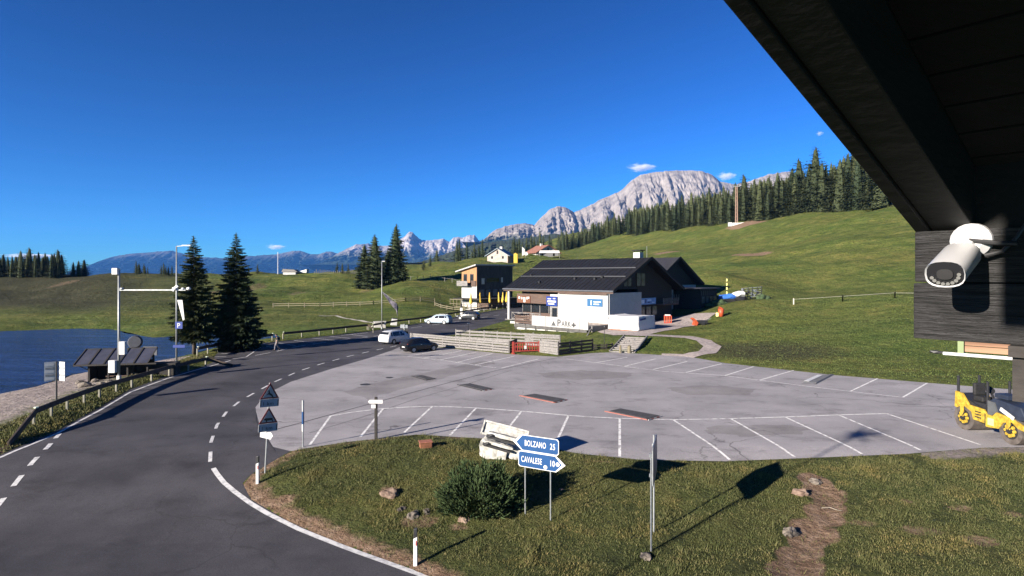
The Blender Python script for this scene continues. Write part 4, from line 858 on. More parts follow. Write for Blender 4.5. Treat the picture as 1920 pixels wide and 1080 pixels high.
# meadow fences
def rail_fence(name, label, pts, h, zs, m, every=2.5, r=.05):
    f = thing(name, label, "fence", pts[0])
    for a, b in zip(pts, pts[1:]):
        L = (b - a).length; n = max(1, round(L / every)); q0 = None
        for k in range(n + 1):
            q = a.lerp(b, k / n); q.z = tz(q.x, q.y); q = q - pts[0]
            MB().beam(q + Vector((0, 0, -.3)), q + Vector((0, 0, h)), .14, .14).build("post", m, f)
            if q0 is not None:
                for z in zs: MB().beam(q0 + Vector((0, 0, z)), q + Vector((0, 0, z)), r * 1.2, r * 2.6).build("rail", m, f)
            q0 = q
    return f
rail_fence("meadow_fence", "long pale wooden rail fence across the meadow below the mound", [T(512, 0, 138), T(600, 0, 139), T(700, 0, 140), T(760, 0, 142), T(815, 0, 146)], 1.15, [.45, .9], M_palewood, 3.4, .06)
rail_fence("meadow_fence", "short pale rail fence curving below the rifugio terrace", [T(815, 0, 140), T(850, 0, 134), T(872, 0, 132)], 1.1, [.4, .8], M_palewood, 2.4, .05)
rail_fence("wire_fence", "row of thin posts climbing behind the mound spruces", [T(770, 0, 205), T(820, 0, 196), T(862, 0, 190)], 1.3, [1.1], M_greywood, 3.5, .02)
wf = rail_fence("wire_fence", "thin wire fence with pale posts across the right hillside", [T(1488, 0, 96), T(1580, 0, 96), T(1678, 0, 96), T(1760, 0, 95)], 1.0, [.85], mat("post_pale", (.42, .40, .34), .9), 8.0, .012)
# pale worn trail on the meadow
struct(ribbon("trail", [T(598, 0, 117), T(630, 0, 119), T(665, 0, 112), T(700, 0, 104)], .8, mat("trail_dust", (.34, .32, .27), .95, .12, 1), .05))
# ---------------------------------------------------------------- guard rails
def guard_rail(label, line, h=.75, first_low=False, last_low=False, every=2.2, bh=.30, bt=.12):
    p0 = line[0]; f = thing("guard_rail", label, "guard rail", p0); n = len(line)
    rel = [p - p0 for p in line]
    hs = [h] * n
    if first_low: hs[0] = .05
    if last_low: hs[-1] = .05
    for i in range(n - 1):
        a, b = rel[i] + Vector((0, 0, hs[i])), rel[i + 1] + Vector((0, 0, hs[i + 1]))
        MB().beam(a, b, bt, bh).build("rail", M_corten, f, bevel=.03)
        if hs[i] < .2 or hs[i + 1] < .2: continue
        L = (b - a).length; k = max(1, round(L / every)); d = (b - a).normalized(); s = Vector((d.y, -d.x, 0))
        for j in range(k + 1):
            q = a.lerp(b, j / k) - s * .12
            MB().beam(Vector((q.x, q.y, rel[i].z - .35)), Vector((q.x, q.y, q.z - .02)), .10, .13, d).build("post", M_railpost, f)
    for q in (rel[1] if first_low else rel[0], rel[-2] if last_low else rel[-1]):
        MB().cyl(q + Vector((0, 0, h + .14)), q + Vector((0, 0, h + .2)), .11, .11, 10).build("reflector", mat("reflector_pale", (.6, .66, .5), .4), f)
    return f
def GR(pts): return [Vector((g.x, g.y, max(g.z, tz(g.x, g.y)))) for g in (G(*p) for p in pts)]
guard_rail("dark rail along the lake side of the bend, ends sunk into the ground", GR([(16, 838), (68, 801), (130, 773), (190, 748), (250, 727), (320, 705), (388, 688), (436, 687)]), first_low=True, last_low=True)
guard_rail("dark rail behind the lay-by next to the lake spruces", GR([(372, 670), (410, 659), (440, 651), (480, 644), (512, 640)]), every=2.6)
guard_rail("dark rail along the meadow between the walker and the lamp post", GR([(532, 637.5), (600, 630), (650, 624.5), (690, 620), (698, 624)]), every=3)
guard_rail("dark rail on the far roadside behind the two parked cars", GR([(700, 619), (745, 611), (790, 605), (855, 593.5), (920, 582.5), (975, 574)]), every=4)

# ---------------------------------------------------------------- lamps, masts and road signs
def lamp_post(label, loc, h, arm, group="street lamps"):
    t = thing("street_lamp", label, "street lamp", loc, 0, group)
    MB().cyl((0, 0, -.2), (0, 0, h), .085, .055, 10).build("pole", M_pole, t, True); MB().cyl((0, 0, -.02), (0, 0, .35), .13, .12, 10).build("base", M_pole, t)
    MB().beam((0, 0, h - .03), (arm, 0, h + .05), .06, .07).build("arm", M_pole, t); MB().box((arm * 1.05, 0, h + .05), (abs(arm) * .55 + .3, .26, .1)).build("lamp_head", M_white, t)
    return t
g = G(331, 684); lp = lamp_post("tall street lamp by the lake spruces carrying parking plates", g, 11.0, .9)
ps = MB().bb(-.05, .62, -.14, -.11, 3.35, 4.0).build("parking_plate", M_bluedark, lp); lettering("P", .6, M_white, ps, (.12, -.145, 3.45), (math.pi / 2, 0, 0))
MB().bb(-.25, .85, -.14, -.11, 1.6, 1.85).build("plate", M_bluedark, lp); MB().prism([(.08, 6.0), (.55, 6.0), (.75, 4.2), (.6, 4.1)], -.03, .0).build("banner", M_white, lp)
g = G(716, 617); lp2 = lamp_post("slender street lamp at the far road edge with a dark flag", g, 10.4, .25)
fl = thing("dark_flag", "dark drooping flag hanging beside the slender street lamp", "flag", (g.x, g.y, 0)); 
fp = MB(); pts = [(.1, 5.7, .06), (.9, 5.1, .5), (1.6, 4.4, .75), (2.3, 4.0, 1.2), (2.5, 3.4, 1.5)]
vs = []
for k, (x, z, w) in enumerate(pts): vs += [(x, .12 * math.sin(k * 2), z), (x - .1, .1 * math.cos(k * 2.2), z - w)]
fp.add(vs, [(2 * k, 2 * k + 2, 2 * k + 3, 2 * k + 1) for k in range(4)]); o = fp.build("cloth", mat("flag_navy", (.02, .022, .04), .9, .4, 2, col2=(.12, .11, .13)), fl); o.modifiers.new("thickness", 'SOLIDIFY').thickness = .02
MB().beam((.05, 0, 5.75), (2.1, .1, 4.3), .04, .04).build("staff", M_pole, fl)
# weather mast with arm, boxes and sensors
g = G(223, 716); wm = thing("weather_mast", "grey weather mast with white boxes and a long sensor arm by the shelter", "mast", g)
MB().cyl((0, 0, -.2), (0, 0, 8.7), .095, .08, 10).build("pole", M_pole, wm, True)
MB().bb(-.38, .06, -.3, .1, 8.35, 8.85).build("camera_box", M_white, wm, bevel=.03)
MB().beam((0, 0, 7.15), (5.2, 0, 7.15), .09, .09).build("arm", M_metal, wm)
for x, r in [(.25, .12), (4.4, .17), (5.0, .1), (5.45, .14)]: MB().blob((x, -.05, 7.25), (r * 1.5, r, r), 2, 1, .1).build("sensor", M_white if x > 4 else M_metal, wm, True)
MB().beam((4.2, -.05, 7.1), (4.6, -.05, 7.5), .12, .2).build("sensor", M_white, wm)
MB().bb(.15, .6, -.25, .1, 2.15, 3.15).build("cabinet", M_white, wm, bevel=.02); MB().bb(-.6, -.1, -.35, .05, .75, 1.7).build("cabinet", M_white, wm, bevel=.02)
MB().bb(-.11, .11, -.13, .13, 0, .5).build("base", M_white, wm)
# lakeside shelter
g = G(178, 712); sh = thing("lakeside_shelter", "dark timber shelter with tilted glazed roof panels at the lake shore", "shelter", (g.x, g.y + .6, g.z - .5), math.radians(12)); sh.scale = (.66, .78, .80)
for x in (-1.2, .9, 3.0, 5.2):
    MB().bb(x - .09, x + .09, -.09, .09, -.3, 2.1).build("post", M_darkwood, sh); MB().bb(x - .09, x + .09, 1.5, 1.68, -.3, 2.7).build("post", M_darkwood, sh)
for k in range(8): MB().bb(-1.25 + k * .82, -.45 + k * .82, 1.69, 1.74, -.2, 2.2).build("wall_plank", M_darkwood, sh)
MB().bb(-1.3, -1.22, -.1, 1.6, -.2, 2.1).build("side_wall", M_darkwood, sh); MB().bb(5.2, 8.2, .4, 1.9, -.2, 1.9).build("store_box", M_darkwood, sh)
MB().beam((-2.6, -.55, 2.05), (6.4, -.55, 2.05), .1, .16).build("eaves_beam", M_darkwood, sh)
MB().beam((-1.2, -.05, 1.5), (-2.1, -.4, 2.0), .08, .08).build("brace", M_darkwood, sh)
M_solar = mat("solar_glass", (.05, .052, .07), .18, .25, .8, spec=.6)
rp = MB().beam((0, -.6, 2.12), (0, 1.9, 3.35), 1.55, .05, (1, 0, 0)); 
for k in range(5):
    x = -2.5 + k * 1.62; q = MB(); slab(q, [(x, -.6, 2.15), (x + 1.5, -.6, 2.15), (x + 1.5, 1.9, 3.35), (x, 1.9, 3.35)], .06); pn = q.build("roof_panel", M_solar, sh)
    for xx in (x - .05, x + 1.5): MB().beam((xx + .025, -.65, 2.16), (xx + .025, 1.95, 3.41), .07, .1, (1, 0, 0)).build("frame_bar", M_darkwood, pn)
MB().beam((-2.55, 1.95, 3.37), (5.6, 1.95, 3.37), .08, .1).build("ridge_bar", M_darkwood, sh)
for z, y in [(.45, 0.0), (.75, .5)]: MB().bb(.4, 4.6, y - .18, y + .18, z - .04, z + .04).build("bench_board", M_brownwood, sh)
for x in (.8, 4.2): MB().bb(x - .06, x + .06, -.1, .6, -.2, .7).build("bench_leg", M_darkwood, sh)
# satellite-dish like panel behind it
g = G(240, 690); dt = thing("round_panel", "grey round dish on a stand behind the lakeside shelter", "dish", (g.x, g.y + 1, g.z - .5)); MB().cyl((0, 0, -.3), (0, 0, 2.4), .06, .05, 6).build("stand", M_dark, dt); MB().cyl((0, 0, 2.7), (0.1, -.25, 2.75), .62, .5, 16).build("dish", mat("dish_grey", (.045, .048, .06), .6), dt)
MB().bb(.75, 2.0, -.05, .05, 1.5, 2.3).build("side_panel", mat("dish_grey", (.045, .048, .06), .6), dt); MB().beam((0, 0, 1.7), (.8, 0, 1.7), .05, .05).build("bracket", M_dark, dt)
# logs and stones by the shelter
for k, (u, v, s) in enumerate([(160, 722, .5), (178, 714, .3), (190, 724, .35), (205, 718, .3), (150, 712, .35), (253, 704, .25)]):
    g = G(u, v); MB_ = MB().blob((0, 0, 0), (s, s * .8, s * .55), k + 3, 2, .45).build("stone", M_rock); MB_.location = (g.x, g.y, tz(g.x, g.y) + s * .25)
    tag(MB_, "grey stone on the shore beside the shelter, " + ["leftmost and largest", "pale one by the shelter post", "in front of the shelter bench", "right of the bench", "behind the large one", "small one near the mast foot"][k], "stone", "stones by the shelter")
# two-panel info board
g = G(106, 762); ib = thing("information_board", "two leaf grey information board on one post at the lake shore", "sign", (g.x, g.y, tz(g.x, g.y)), math.radians(8))
zt = (762 - 681) / F * g.y; MB().cyl((0, 0, -.3), (0, 0, zt), .05, .05, 8).build("post", M_dark, ib)
for s, rz in ((-1, .5), (1, -.5)):
    M4 = Matrix.Rotation(rz, 3, 'Z'); mb = MB().box((s * .34, -.05, zt - .62), (.58, .04, 1.2), M4); pn = mb.build("panel", mat("board_grey", (.42, .43, .44), .6, .1, 2), ib)
    for k in range(5): MB().box((s * .34, -.08 , zt - .2 - k * .22), (.46, .01, .13), M4).build("notice", M_white if k % 2 == 0 else mat("notice_grey", (.2, .21, .22), .7), pn)
# warning signs on one pole
M_signgrey = mat("sign_white_aged", (.27, .28, .29), .6, .1, 3); M_signred = mat("sign_red", (.16, .03, .03), .5, .1, 3)
g = G(497, 890); g.z = tz(g.x, g.y); wsn = thing("warning_sign_post", "post with two triangular animal warning signs, deer above cow", "road sign", g, math.radians(38))
pk = g.y / F; wsn.rotation_euler = (0, math.radians(3.0), math.radians(40))
MB().cyl((0, 0, -.3), (0, 0, 168 * pk), .035, .035, 8).build("post", M_metal, wsn)
def tri_sign(zc, animal):
    s = .40; pts = lambda k: [(-s * k, -s * .58 * k), (s * k, -s * .58 * k), (0, s * 1.15 * k)]
    p = MB().prism([(x, zc + z) for x, z in pts(1)], -.075, -.05).build("sign_plate", M_signred, wsn)
    MB().prism([(x, zc + z) for x, z in pts(.72)], -.081, -.076).build("sign_face", M_signgrey, p)
    if animal == 'deer': shp = [(-.16, -.02), (-.05, .02), (.06, -.06), (.14, -.18), (.19, -.17), (.1, .01), (.0, .08), (-.03, .2), (-.07, .2), (-.06, .08)]
    else: shp = [(-.2, .02), (-.13, .06), (.16, .05), (.19, -.1), (.15, -.1), (.13, -.04), (-.06, -.05), (-.07, -.12), (-.11, -.12), (-.12, -.03), (-.19, -.03)]
    MB().prism([(x, zc - .06 + z) for x, z in shp], -.087, -.082).build("animal_mark", M_dark, p)
    q = MB().bb(-s, s, -.075, -.05, zc - .24 - .34, zc - .245).build("distance_plate", M_signgrey, wsn); MB().bb(-s + .02, s - .02, -.079, -.0755, zc - .56, zc - .265).build("plate_face", mat("plate_bluegrey", (.22, .25, .30), .6), q)
    lettering("1 km", .22, M_dark, q, (-.3, -.08, zc - .51), (math.pi / 2, 0, 0))
    for x in (-.36, .36): MB().bb(x - .015, x + .015, -.084, -.08, zc - .53, zc - .31).build("arrow_mark", M_dark, q)
tri_sign(168 * pk - .44, 'deer'); tri_sign(168 * pk - 1.50, 'cow')
tm = MB().prism([(-.28, 74 * pk - .17), (.2, 74 * pk - .25), (.3, 74 * pk - .08), (.2, 74 * pk + .05), (-.28, 74 * pk + .1)], -.07, -.045).build("trail_plate", M_white, wsn); tm["label"] = "white arrow shaped trail plate on the warning sign post"
tm.rotation_euler = (0, 0, math.radians(-45))
# direction sign BOLZANO / CAVALESE
gL, gR = G(986, 984, None), G(1031, 992, None); mid_ = (gL + gR) / 2; mid_.z = tz(mid_.x, mid_.y)
k1 = mid_.y / F                      # metres per photo pixel at the sign
ds = thing("direction_sign", "blue direction sign with two arrow panels on twin steel poles", "road sign", mid_, math.radians(-28))
for s in (-1, 1): MB().cyl((s * .51, 0, -.4), (s * .51, 0, 150 * k1), .028, .028, 8).build("post", M_metal, ds)
def arrow_panel(zc, left, txt, num, x0, x1):
    hh = .29; tipw = .36
    def outline(i):
        a, b = x0 + i, x1 - i; h_ = hh - i
        base = [(b - .06, zc - h_), (b, zc - h_ + .06), (b, zc + h_ - .06), (b - .06, zc + h_), (a + tipw, zc + h_), (a + i * .6, zc), (a + tipw, zc - h_)]
        return base if left else [(x0 + x1 - x, z) for x, z in base][::-1]
    p = MB().prism(outline(0), -.07, -.045).build("arrow_panel", M_white, ds)
    MB().prism(outline(.025), -.076, -.071).build("panel_face", M_blue, p)
    ap = [(x0 + .015, zc), (x0 + tipw, zc + hh - .015), (x0 + tipw + .03, zc + hh - .03), (x0 + .14, zc), (x0 + tipw + .03, zc - hh + .03), (x0 + tipw, zc - hh + .015)]
    if not left: ap = [(x0 + x1 - x, z) for x, z in ap][::-1]
    MB().prism(ap, -.0805, -.077).build("arrow_head", M_white, p)
    xt = x0 + .48 if left else x0 + .12
    lettering(txt, .30, M_white, p, (xt, -.078, zc - .10), (math.pi / 2, 0, 0), bold=.003, sx=.56, extrude=.003); lettering(num, .30, M_white, p, (x1 - .34 if left else x1 - .62, -.078, zc - .10), (math.pi / 2, 0, 0), bold=.004, sx=.66, extrude=.003)
    if not left:
        for x, z in [(x1 - .3, zc + .0), (x1 - .78, zc - .17)]: MB().cyl((x, -.077, z), (x, -.083, z), .075, .075, 14).build("sticker", M_white, p)
# twelve-degree drop of the panel lines comes from the sign turning away, as in the photo
ztop = 150 * k1
arrow_panel(ztop - .26, True, "BOLZANO", "25", -.98, .86); arrow_panel(ztop - .86, False, "CAVALESE", "10", -.76, 1.12)
# sign on two posts seen edge-on
ga, gb2 = G(1221, 1052), G(1226, 1018); zt = tz(ga.x, ga.y)
es = thing("large_sign", "big road sign on two steel posts seen edge-on from its side", "road sign", (ga.x, ga.y, zt), math.atan2(gb2.y - ga.y, gb2.x - ga.x))
L2 = (gb2 - ga).length; hz_ = 200 * ga.y / F
for x in (0, L2): MB().cyl((x, 0, -.4), (x, 0, hz_ * (.92 if x == 0 else 1.0)), .032, .032, 8).build("post", M_metal, es)
MB().prism([(-.25, hz_ - 1.25), (-.15, hz_ - 1.35), (L2 + .3, hz_ - 1.35), (L2 + .55, hz_ - .7), (L2 + .3, hz_ - .05), (-.15, hz_ - .05), (-.25, hz_ - .15)], -.075, -.045).build("panel", M_metal, es)
MB().prism([(-.23, hz_ - 1.24), (L2 + .3, hz_ - 1.33), (L2 + .52, hz_ - .7), (L2 + .3, hz_ - .07), (-.23, hz_ - .16)], -.082, -.076).build("panel_face", M_blue, es)
for z in (hz_ - .35, hz_ - 1.0): MB().bb(-.2, L2 + .3, -.044, -.028, z - .03, z + .03).build("back_rail", M_metal, es)
for x in (0, L2):
    for z in (hz_ - .35, hz_ - 1.0): MB().bb(x - .05, x + .05, -.05, .06, z - .05, z + .05).build("clamp", M_metal, es)
# road-side delineators
for (u, v, h_, lab) in [(483, 909, 1.15, "white road marker post with dark top beside the warning signs"), (779, 1062, 1.2, "white road marker post with black top on the near grass edge")]:
    g = G(u, v); z = tz(g.x, g.y); t = thing("marker_post", lab, "marker post", (g.x, g.y, z), 0, "road marker posts")
    MB().prism([(-.06, -.3), (.06, -.3), (.06, h_ - .28), (-.06, h_ - .34)], -.05, .05).build("shaft", M_white, t, bevel=.015); MB().prism([(-.06, h_ - .338), (.06, h_ - .278), (.06, h_), (-.05, h_ - .03)], -.05, .05).build("top", M_dark, t, bevel=.015)
    MB().bb(.012, .05, -.056, -.0505, h_ - .55, h_ - .4).build("reflector", M_red, t)
# edge-on pole sign and trail signpost at the car park edge
g = G(568, 838); t = thing("totem_sign", "slim pole sign seen edge-on with white and blue stripes", "sign", (g.x, g.y, 0), math.radians(80)); MB().cyl((0, 0, -.2), (0, 0, 1.1), .035, .035, 8).build("post", M_metal, t); MB().bb(-.05, .05, -.03, .03, .75, 1.09).build("panel", M_white, t); pb = MB().bb(-.055, .055, -.035, .035, 1.1, 1.7).build("panel", M_blue, t); MB().bb(-.05, .05, -.03, .03, 1.701, 2.25).build("panel", M_signgrey, t)
g = G(705, 824); t = thing("trail_signpost", "dark wooden post with white trail arrow at the car park edge", "signpost", (g.x, g.y, 0)); MB().bb(-.07, .07, -.07, .07, -.2, 2.15).build("post", M_darkwood, t, bevel=.02); MB().prism([(-.38, 1.93), (-.3, 2.02), (.36, 2.02), (.36, 1.84), (-.3, 1.84)], -.11, -.075).build("arrow", M_white, t); MB().bb(-.22, .0, -.1, -.075, 1.6, 1.78).build("plate", M_white, t)
g = G(758, 642); t = thing("notice_board", "dark notice board on a steel pole between the white and black cars", "sign", (g.x, g.y, 0)); MB().cyl((0, 0, -.1), (0, 0, 2.3), .04, .04, 8).build("pole", M_metal, t); MB().bb(-.55, .45, .045, .1, .9, 1.75).build("board", M_dark, t); MB().bb(-.5, -.02, .05, .09, 1.76, 2.2).build("top_panel", M_metal, t); MB().bb(.03, .4, .05, .09, 1.76, 2.15).build("top_panel", M_metal, t)
g = G(878, 622); t = thing("thin_sign", "thin white topped sign post on the road by the grey fence", "sign", (g.x, g.y, 0)); MB().cyl((0, 0, -.1), (0, 0, 1.2), .03, .03, 6).build("pole", M_dark, t); MB().bb(-.18, .18, -.02, .02, 1.2, 1.28).build("plate", M_white, t)
g = P(865, 583, 122); g.z = tz(g.x, g.y); t = thing("white_marker", "white board with dark top standing in the meadow behind the cars", "sign", g); MB().bb(-.25, .25, -.06, .06, 0, 1.4).build("board", M_white, t); MB().bb(-.2, .2, -.05, .05, 1.4, 2.3).build("top", M_dark, t)
g = G(733, 613); t = thing("white_box", "small tilted white box beside the far guard rail", "box", (g.x, g.y + 2, 0), .3); MB().prism([(-.5, 0), (.5, 0), (.6, 1.1), (-.2, 1.2)], -.3, .3).build("body", M_white, t); MB().prism([(-.25, 1.21), (.62, 1.11), (.65, 1.2), (-.22, 1.3)], -.34, .34).build("lid", M_dark, t)
g = G(708, 617); t = thing("concrete_block", "grey concrete block under the far guard rail by the lamp", "block", (g.x, g.y + 1.5, 0), .3); MB().bb(-.9, .9, -.4, .4, 0, 1.0).build("body", mat("concrete", (.38, .37, .35), .9, .1, 1), t, bevel=.05); MB().bb(-.95, .95, -.45, .45, 1.0, 1.08).build("top", mat("concrete", (.38, .37, .35), .9, .1, 1), t)
# hill mast with concrete base, yellow-banded pole
g = P(1381, 420, 290); g.z = tz(g.x, g.y); t = thing("lift_mast", "tall brown mast on a white base below the hillside wood", "mast", g)
for x in (-.45, .45): MB().cyl((x, 0, 0), (x * .8, 0, 19), .28, .22, 8).build("leg", mat("mast_rust", (.20, .13, .10), .8, .1, 1), t)
for k in range(9): MB().beam((-.45, 0, 1 + k * 2), (.45, 0, 3 + k * 2), .12, .12).build("brace", mat("mast_rust", (.20, .13, .10), .8, .1, 1), t)
MB().bb(-2.2, 2.2, -1.2, 1.2, -.8, .9).build("base", M_white, t); MB().beam((-1.6, 0, 19), (1.6, 0, 19), .4, .4).build("crossarm", M_pole, t)
for x in (-3.2, 3.0): MB().bb(x - .7, x + .7, -.8, .8, -.8, 1.1).build("base_block", M_white, t)
g = P(1363, 556, 104); g.z = tz(g.x, g.y); t = thing("banded_pole", "slim pole with yellow bands standing on the slope behind the lodge", "pole", g); MB().cyl((0, 0, -.2), (0, 0, 4.4), .07, .07, 8).build("pole", M_dark, t)
for k in range(5): MB().cyl((0, 0, .6 + k * .75), (0, 0, 1.05 + k * .75), .13, .13, 8).build("band", mat("band_yellow", (.62, .58, .18), .6), t)

# ---------------------------------------------------------------- things around the lodge
cv = thing("covered_stack", "large stack under a white tarpaulin in front of the lodge", "stack", (16.3, 76.0, tz(16.3, 76.5)), -TH + math.radians(2))
bm = bmesh.new(); bmesh.ops.create_cube(bm, size=1)
bmesh.ops.subdivide_edges(bm, edges=bm.edges[:], cuts=9, use_grid_fill=True)
for v in bm.verts:
    n_ = mnoise.noise(v.co * 6) * .05 + mnoise.noise(v.co * 15) * .02; sag = .10 * (1 - (2 * v.co.x) ** 2) * (v.co.z > .4)
    v.co = Vector((v.co.x * 4.6 * (1 - .03 * v.co.z) - 2.3, v.co.y * 4.3 * (1 - .03 * v.co.z) + 2.15, (v.co.z + .5) * 1.85 + .12 - sag)) + v.normal * n_ * 1.6
me = bpy.data.meshes.new("tarpaulin"); bm.to_mesh(me); bm.free(); me.materials.append(mat("white_tarp", (.50, .50, .505), .55, .04, 2)); kid("tarpaulin", me, cv)
me.polygons.foreach_set("use_smooth", [True] * len(me.polygons))
MB().bb(-4.5, -.1, .05, 4.2, 0, .2).build("pallet", mat("pallet_red", (.22, .10, .06), .9, .2, 2), cv)
MB().beam((.06, .4, 1.5), (.06, 1.9, 1.62), .03, .22).build("label_strip", M_bluedark, cv)
g = Gz(1252, 606, 1.05); t = thing("red_crate", "red plastic crate with slatted side in the shade by the tarpaulin", "crate", (g.x, g.y, tz(g.x, g.y)), -.2); t.scale = (.62, .62, .9)
MB().bb(-.9, .9, -.5, .5, 0, .15).bb(-.9, .9, -.5, .5, 1.15, 1.3).build("frame", M_red, t)
for k in range(5): MB().bb(-.88 + k * .4, -.68 + k * .4, -.48, .48, .15, 1.15).build("slat", M_orange, t)
MB().bb(-.7, .6, -.45, .45, 1.3, 1.45).build("contents", M_white, t)
g = Gz(1300, 610, 1.1); t = thing("snow_machine", "small orange and black snow machine parked in the lodge shade", "machine", (g.x + .8, g.y, tz(g.x, g.y)), .1); t.scale = (.8, .8, .75)
MB().prism([(-1.1, .1), (-.6, .0), (-.3, .5), (-.6, 1.0), (-1.2, 1.5), (-1.4, 1.3), (-.9, .8)], -.5, .5).build("bucket", M_orange, t)
MB().bb(-.4, 1.5, -.4, .4, .35, 1.0).build("engine", M_dark, t, bevel=.08); MB().beam((1.3, -.3, .9), (2.2, -.3, 1.4), .05, .05).beam((1.3, .3, .9), (2.2, .3, 1.4), .05, .05).build("handlebar", M_metal, t)
for y in (-.5, .5): MB().cyl((.6, y - .1, .32), (.6, y + .1, .32), .32, .32, 12).build("wheel", M_black, t)
g = Gz(1352, 603, 1.3); t = thing("orange_bin", "orange bin on the grass at the edge of the lodge shadow", "bin", (g.x, g.y, tz(g.x, g.y)))
MB().cyl((0, 0, 0), (0, 0, 1.2), .35, .45, 12).build("body", M_orange, t, True); MB().cyl((0, 0, 1.2), (.06, 0, 1.32), .48, .40, 12).build("lid", M_orange, t); MB().bb(-.75, -.4, -.25, .2, 0, .6).build("yellow_bag", mat("bag_yellow", (.7, .6, .25), .8), t, bevel=.08)
def heap(label, name, u, v, y, parts, cat):
    x = (u - 960) / F * y; t = thing(name, label, cat, (x, y, tz(x, y)))
    for nm, c, r, m, sd in parts: MB().blob(c, r, sd, 2, .35).build(nm, m, t)
    return t
heap("blue sheet draped over stored goods left in the junk row", "blue_sheet_heap", 1366, 565, 103, [("sheet", (0, 0, .9), (1.7, .9, .55), mat("blue_sheet", (.03, .12, .42), .6, .2, 2), 3), ("stored_goods", (.1, 0, .3), (1.5, .8, .7), M_dark, 5)], "heap")
heap("white sheet over stored goods in the middle of the junk row", "white_sheet_heap", 1385, 565, 103, [("sheet", (0, 0, 1.1), (1.3, .8, .55), M_white, 8), ("stored_goods", (0, .1, .4), (1.4, .8, .7), M_dark, 9)], "heap")
x = (1408 - 960) / F * 104; t = thing("steel_rack", "dark steel rack of parts at the right end of the junk row", "rack", (x, 104, tz(x, 104)))
for k in range(5): MB().beam((-1.6 + k * .8, -.3, 0), (-1.4 + k * .8, -.3, 2.0 + .1 * k), .09, .09).build("upright", M_dark, t); MB().beam((-1.7, -.3 + k * .1, .4 + k * .38), (1.9, -.3 + k * .1, .6 + k * .4), .07, .09).build("shelf_bar", mat("rack_grey", (.14, .16, .155), .6), t)
for k in range(12): MB().box((-1.5 + R.random() * 3, 0, .3 + R.random() * 1.5), (.35, .5, .25), Matrix.Rotation(R.random(), 3, 'Y')).build("spare_part", [M_dark, mat("rack_grey", (.14, .16, .155), .6), M_metal][k % 3], t)
for k, (u, s) in enumerate([(1330, .6), (1342, .8), (1352, .7), (1428, .7), (1438, .5)]):
    x = (u - 960) / F * 102; o = MB().blob((0, 0, 0), (s * 1.3, s, s * .8), k, 2, .5).build("shrub", mat("weed_green", (.03, .05, .02), .9, .4, 2)); o.location = (x, 102, tz(x, 102) + s * .4)
    tag(o, "low weedy shrub in the junk row, " + ["leftmost", "second from left", "third, left of the blue sheet", "just right of the steel rack", "rightmost"][k], "shrub", "weeds in the junk row")

# ---------------------------------------------------------------- rubber mats in the car park
for i, (pa, pb_, pc, pd) in enumerate([[(773, 706), (790, 704), (818, 711), (800, 713.5)], [(859, 722), (880, 719.5), (926, 730), (905, 733)], [(976, 742.5), (1000, 739), (1063, 750), (1040, 755.5)], [(1136, 772), (1160, 766.5), (1240, 781), (1215, 788)]]):
    q = [G(*p) for p in (pa, pb_, pc, pd)]; c = sum(q, Vector()) / 4
    t = thing("speed_ramp", "black rubber speed ramp with red edge in the car park, " + ["smallest and farthest", "second farthest", "second nearest", "largest and nearest"][i], "ramp", (c.x, c.y, .004), 0, "rubber speed ramps")
    lo = [p - c for p in q]; hi = [p * .86 + Vector((0, 0, .07)) for p in lo]
    mb = MB().add([Vector((p.x, p.y, 0)) for p in lo] + hi, [(4, 5, 6, 7), (0, 1, 5, 4), (1, 2, 6, 5), (2, 3, 7, 6), (3, 0, 4, 7)]); mb.build("mat", mat("ramp_rubber", (.045, .043, .045), .85, .25, 5), t)
    if i:
        for k in range(5):
            a, b = lo[3].lerp(lo[2], k / 5), lo[3].lerp(lo[2], (k + 1) / 5); off = Vector((.0, -.06, .03)); MB().beam(a * 1.01 + off, b * 1.01 + off, .05, .05).build("edge_block", mat("faded_red", (.22, .075, .06), .7) if k % 2 == (i % 2) else mat("faded_white", (.34, .32, .31), .7), t)
    MB().beam(lo[0] * 1.01 + Vector((-.05, 0, .03)), lo[3] * 1.01 + Vector((-.05, 0, .03)), .05, .05).build("end_block", mat("faded_red", (.22, .075, .06), .7) if i > 1 else M_dark, t)
q = [G(1502, 720), G(1538, 704), G(1566, 702), G(1530, 721)]; c = sum(q, Vector()) / 4; t = thing("bay_ramp", "grey ramp plate with white stripe lying in an upper parking bay", "ramp", (c.x, c.y, .004)); lo = [p - c for p in q]
MB().add([Vector((p.x, p.y, 0)) for p in lo] + [p * .8 + Vector((0, 0, .1)) for p in lo], [(4, 5, 6, 7), (0, 1, 5, 4), (1, 2, 6, 5), (2, 3, 7, 6), (3, 0, 4, 7)]).build("plate", mat("ramp_grey", (.13, .13, .135), .8, .2, 3), t); MB().beam(lo[0] * .7 + Vector((0, 0, .115)), lo[1] * .75 + Vector((0, 0, .115)), .35, .012).build("stripe", M_white, t)

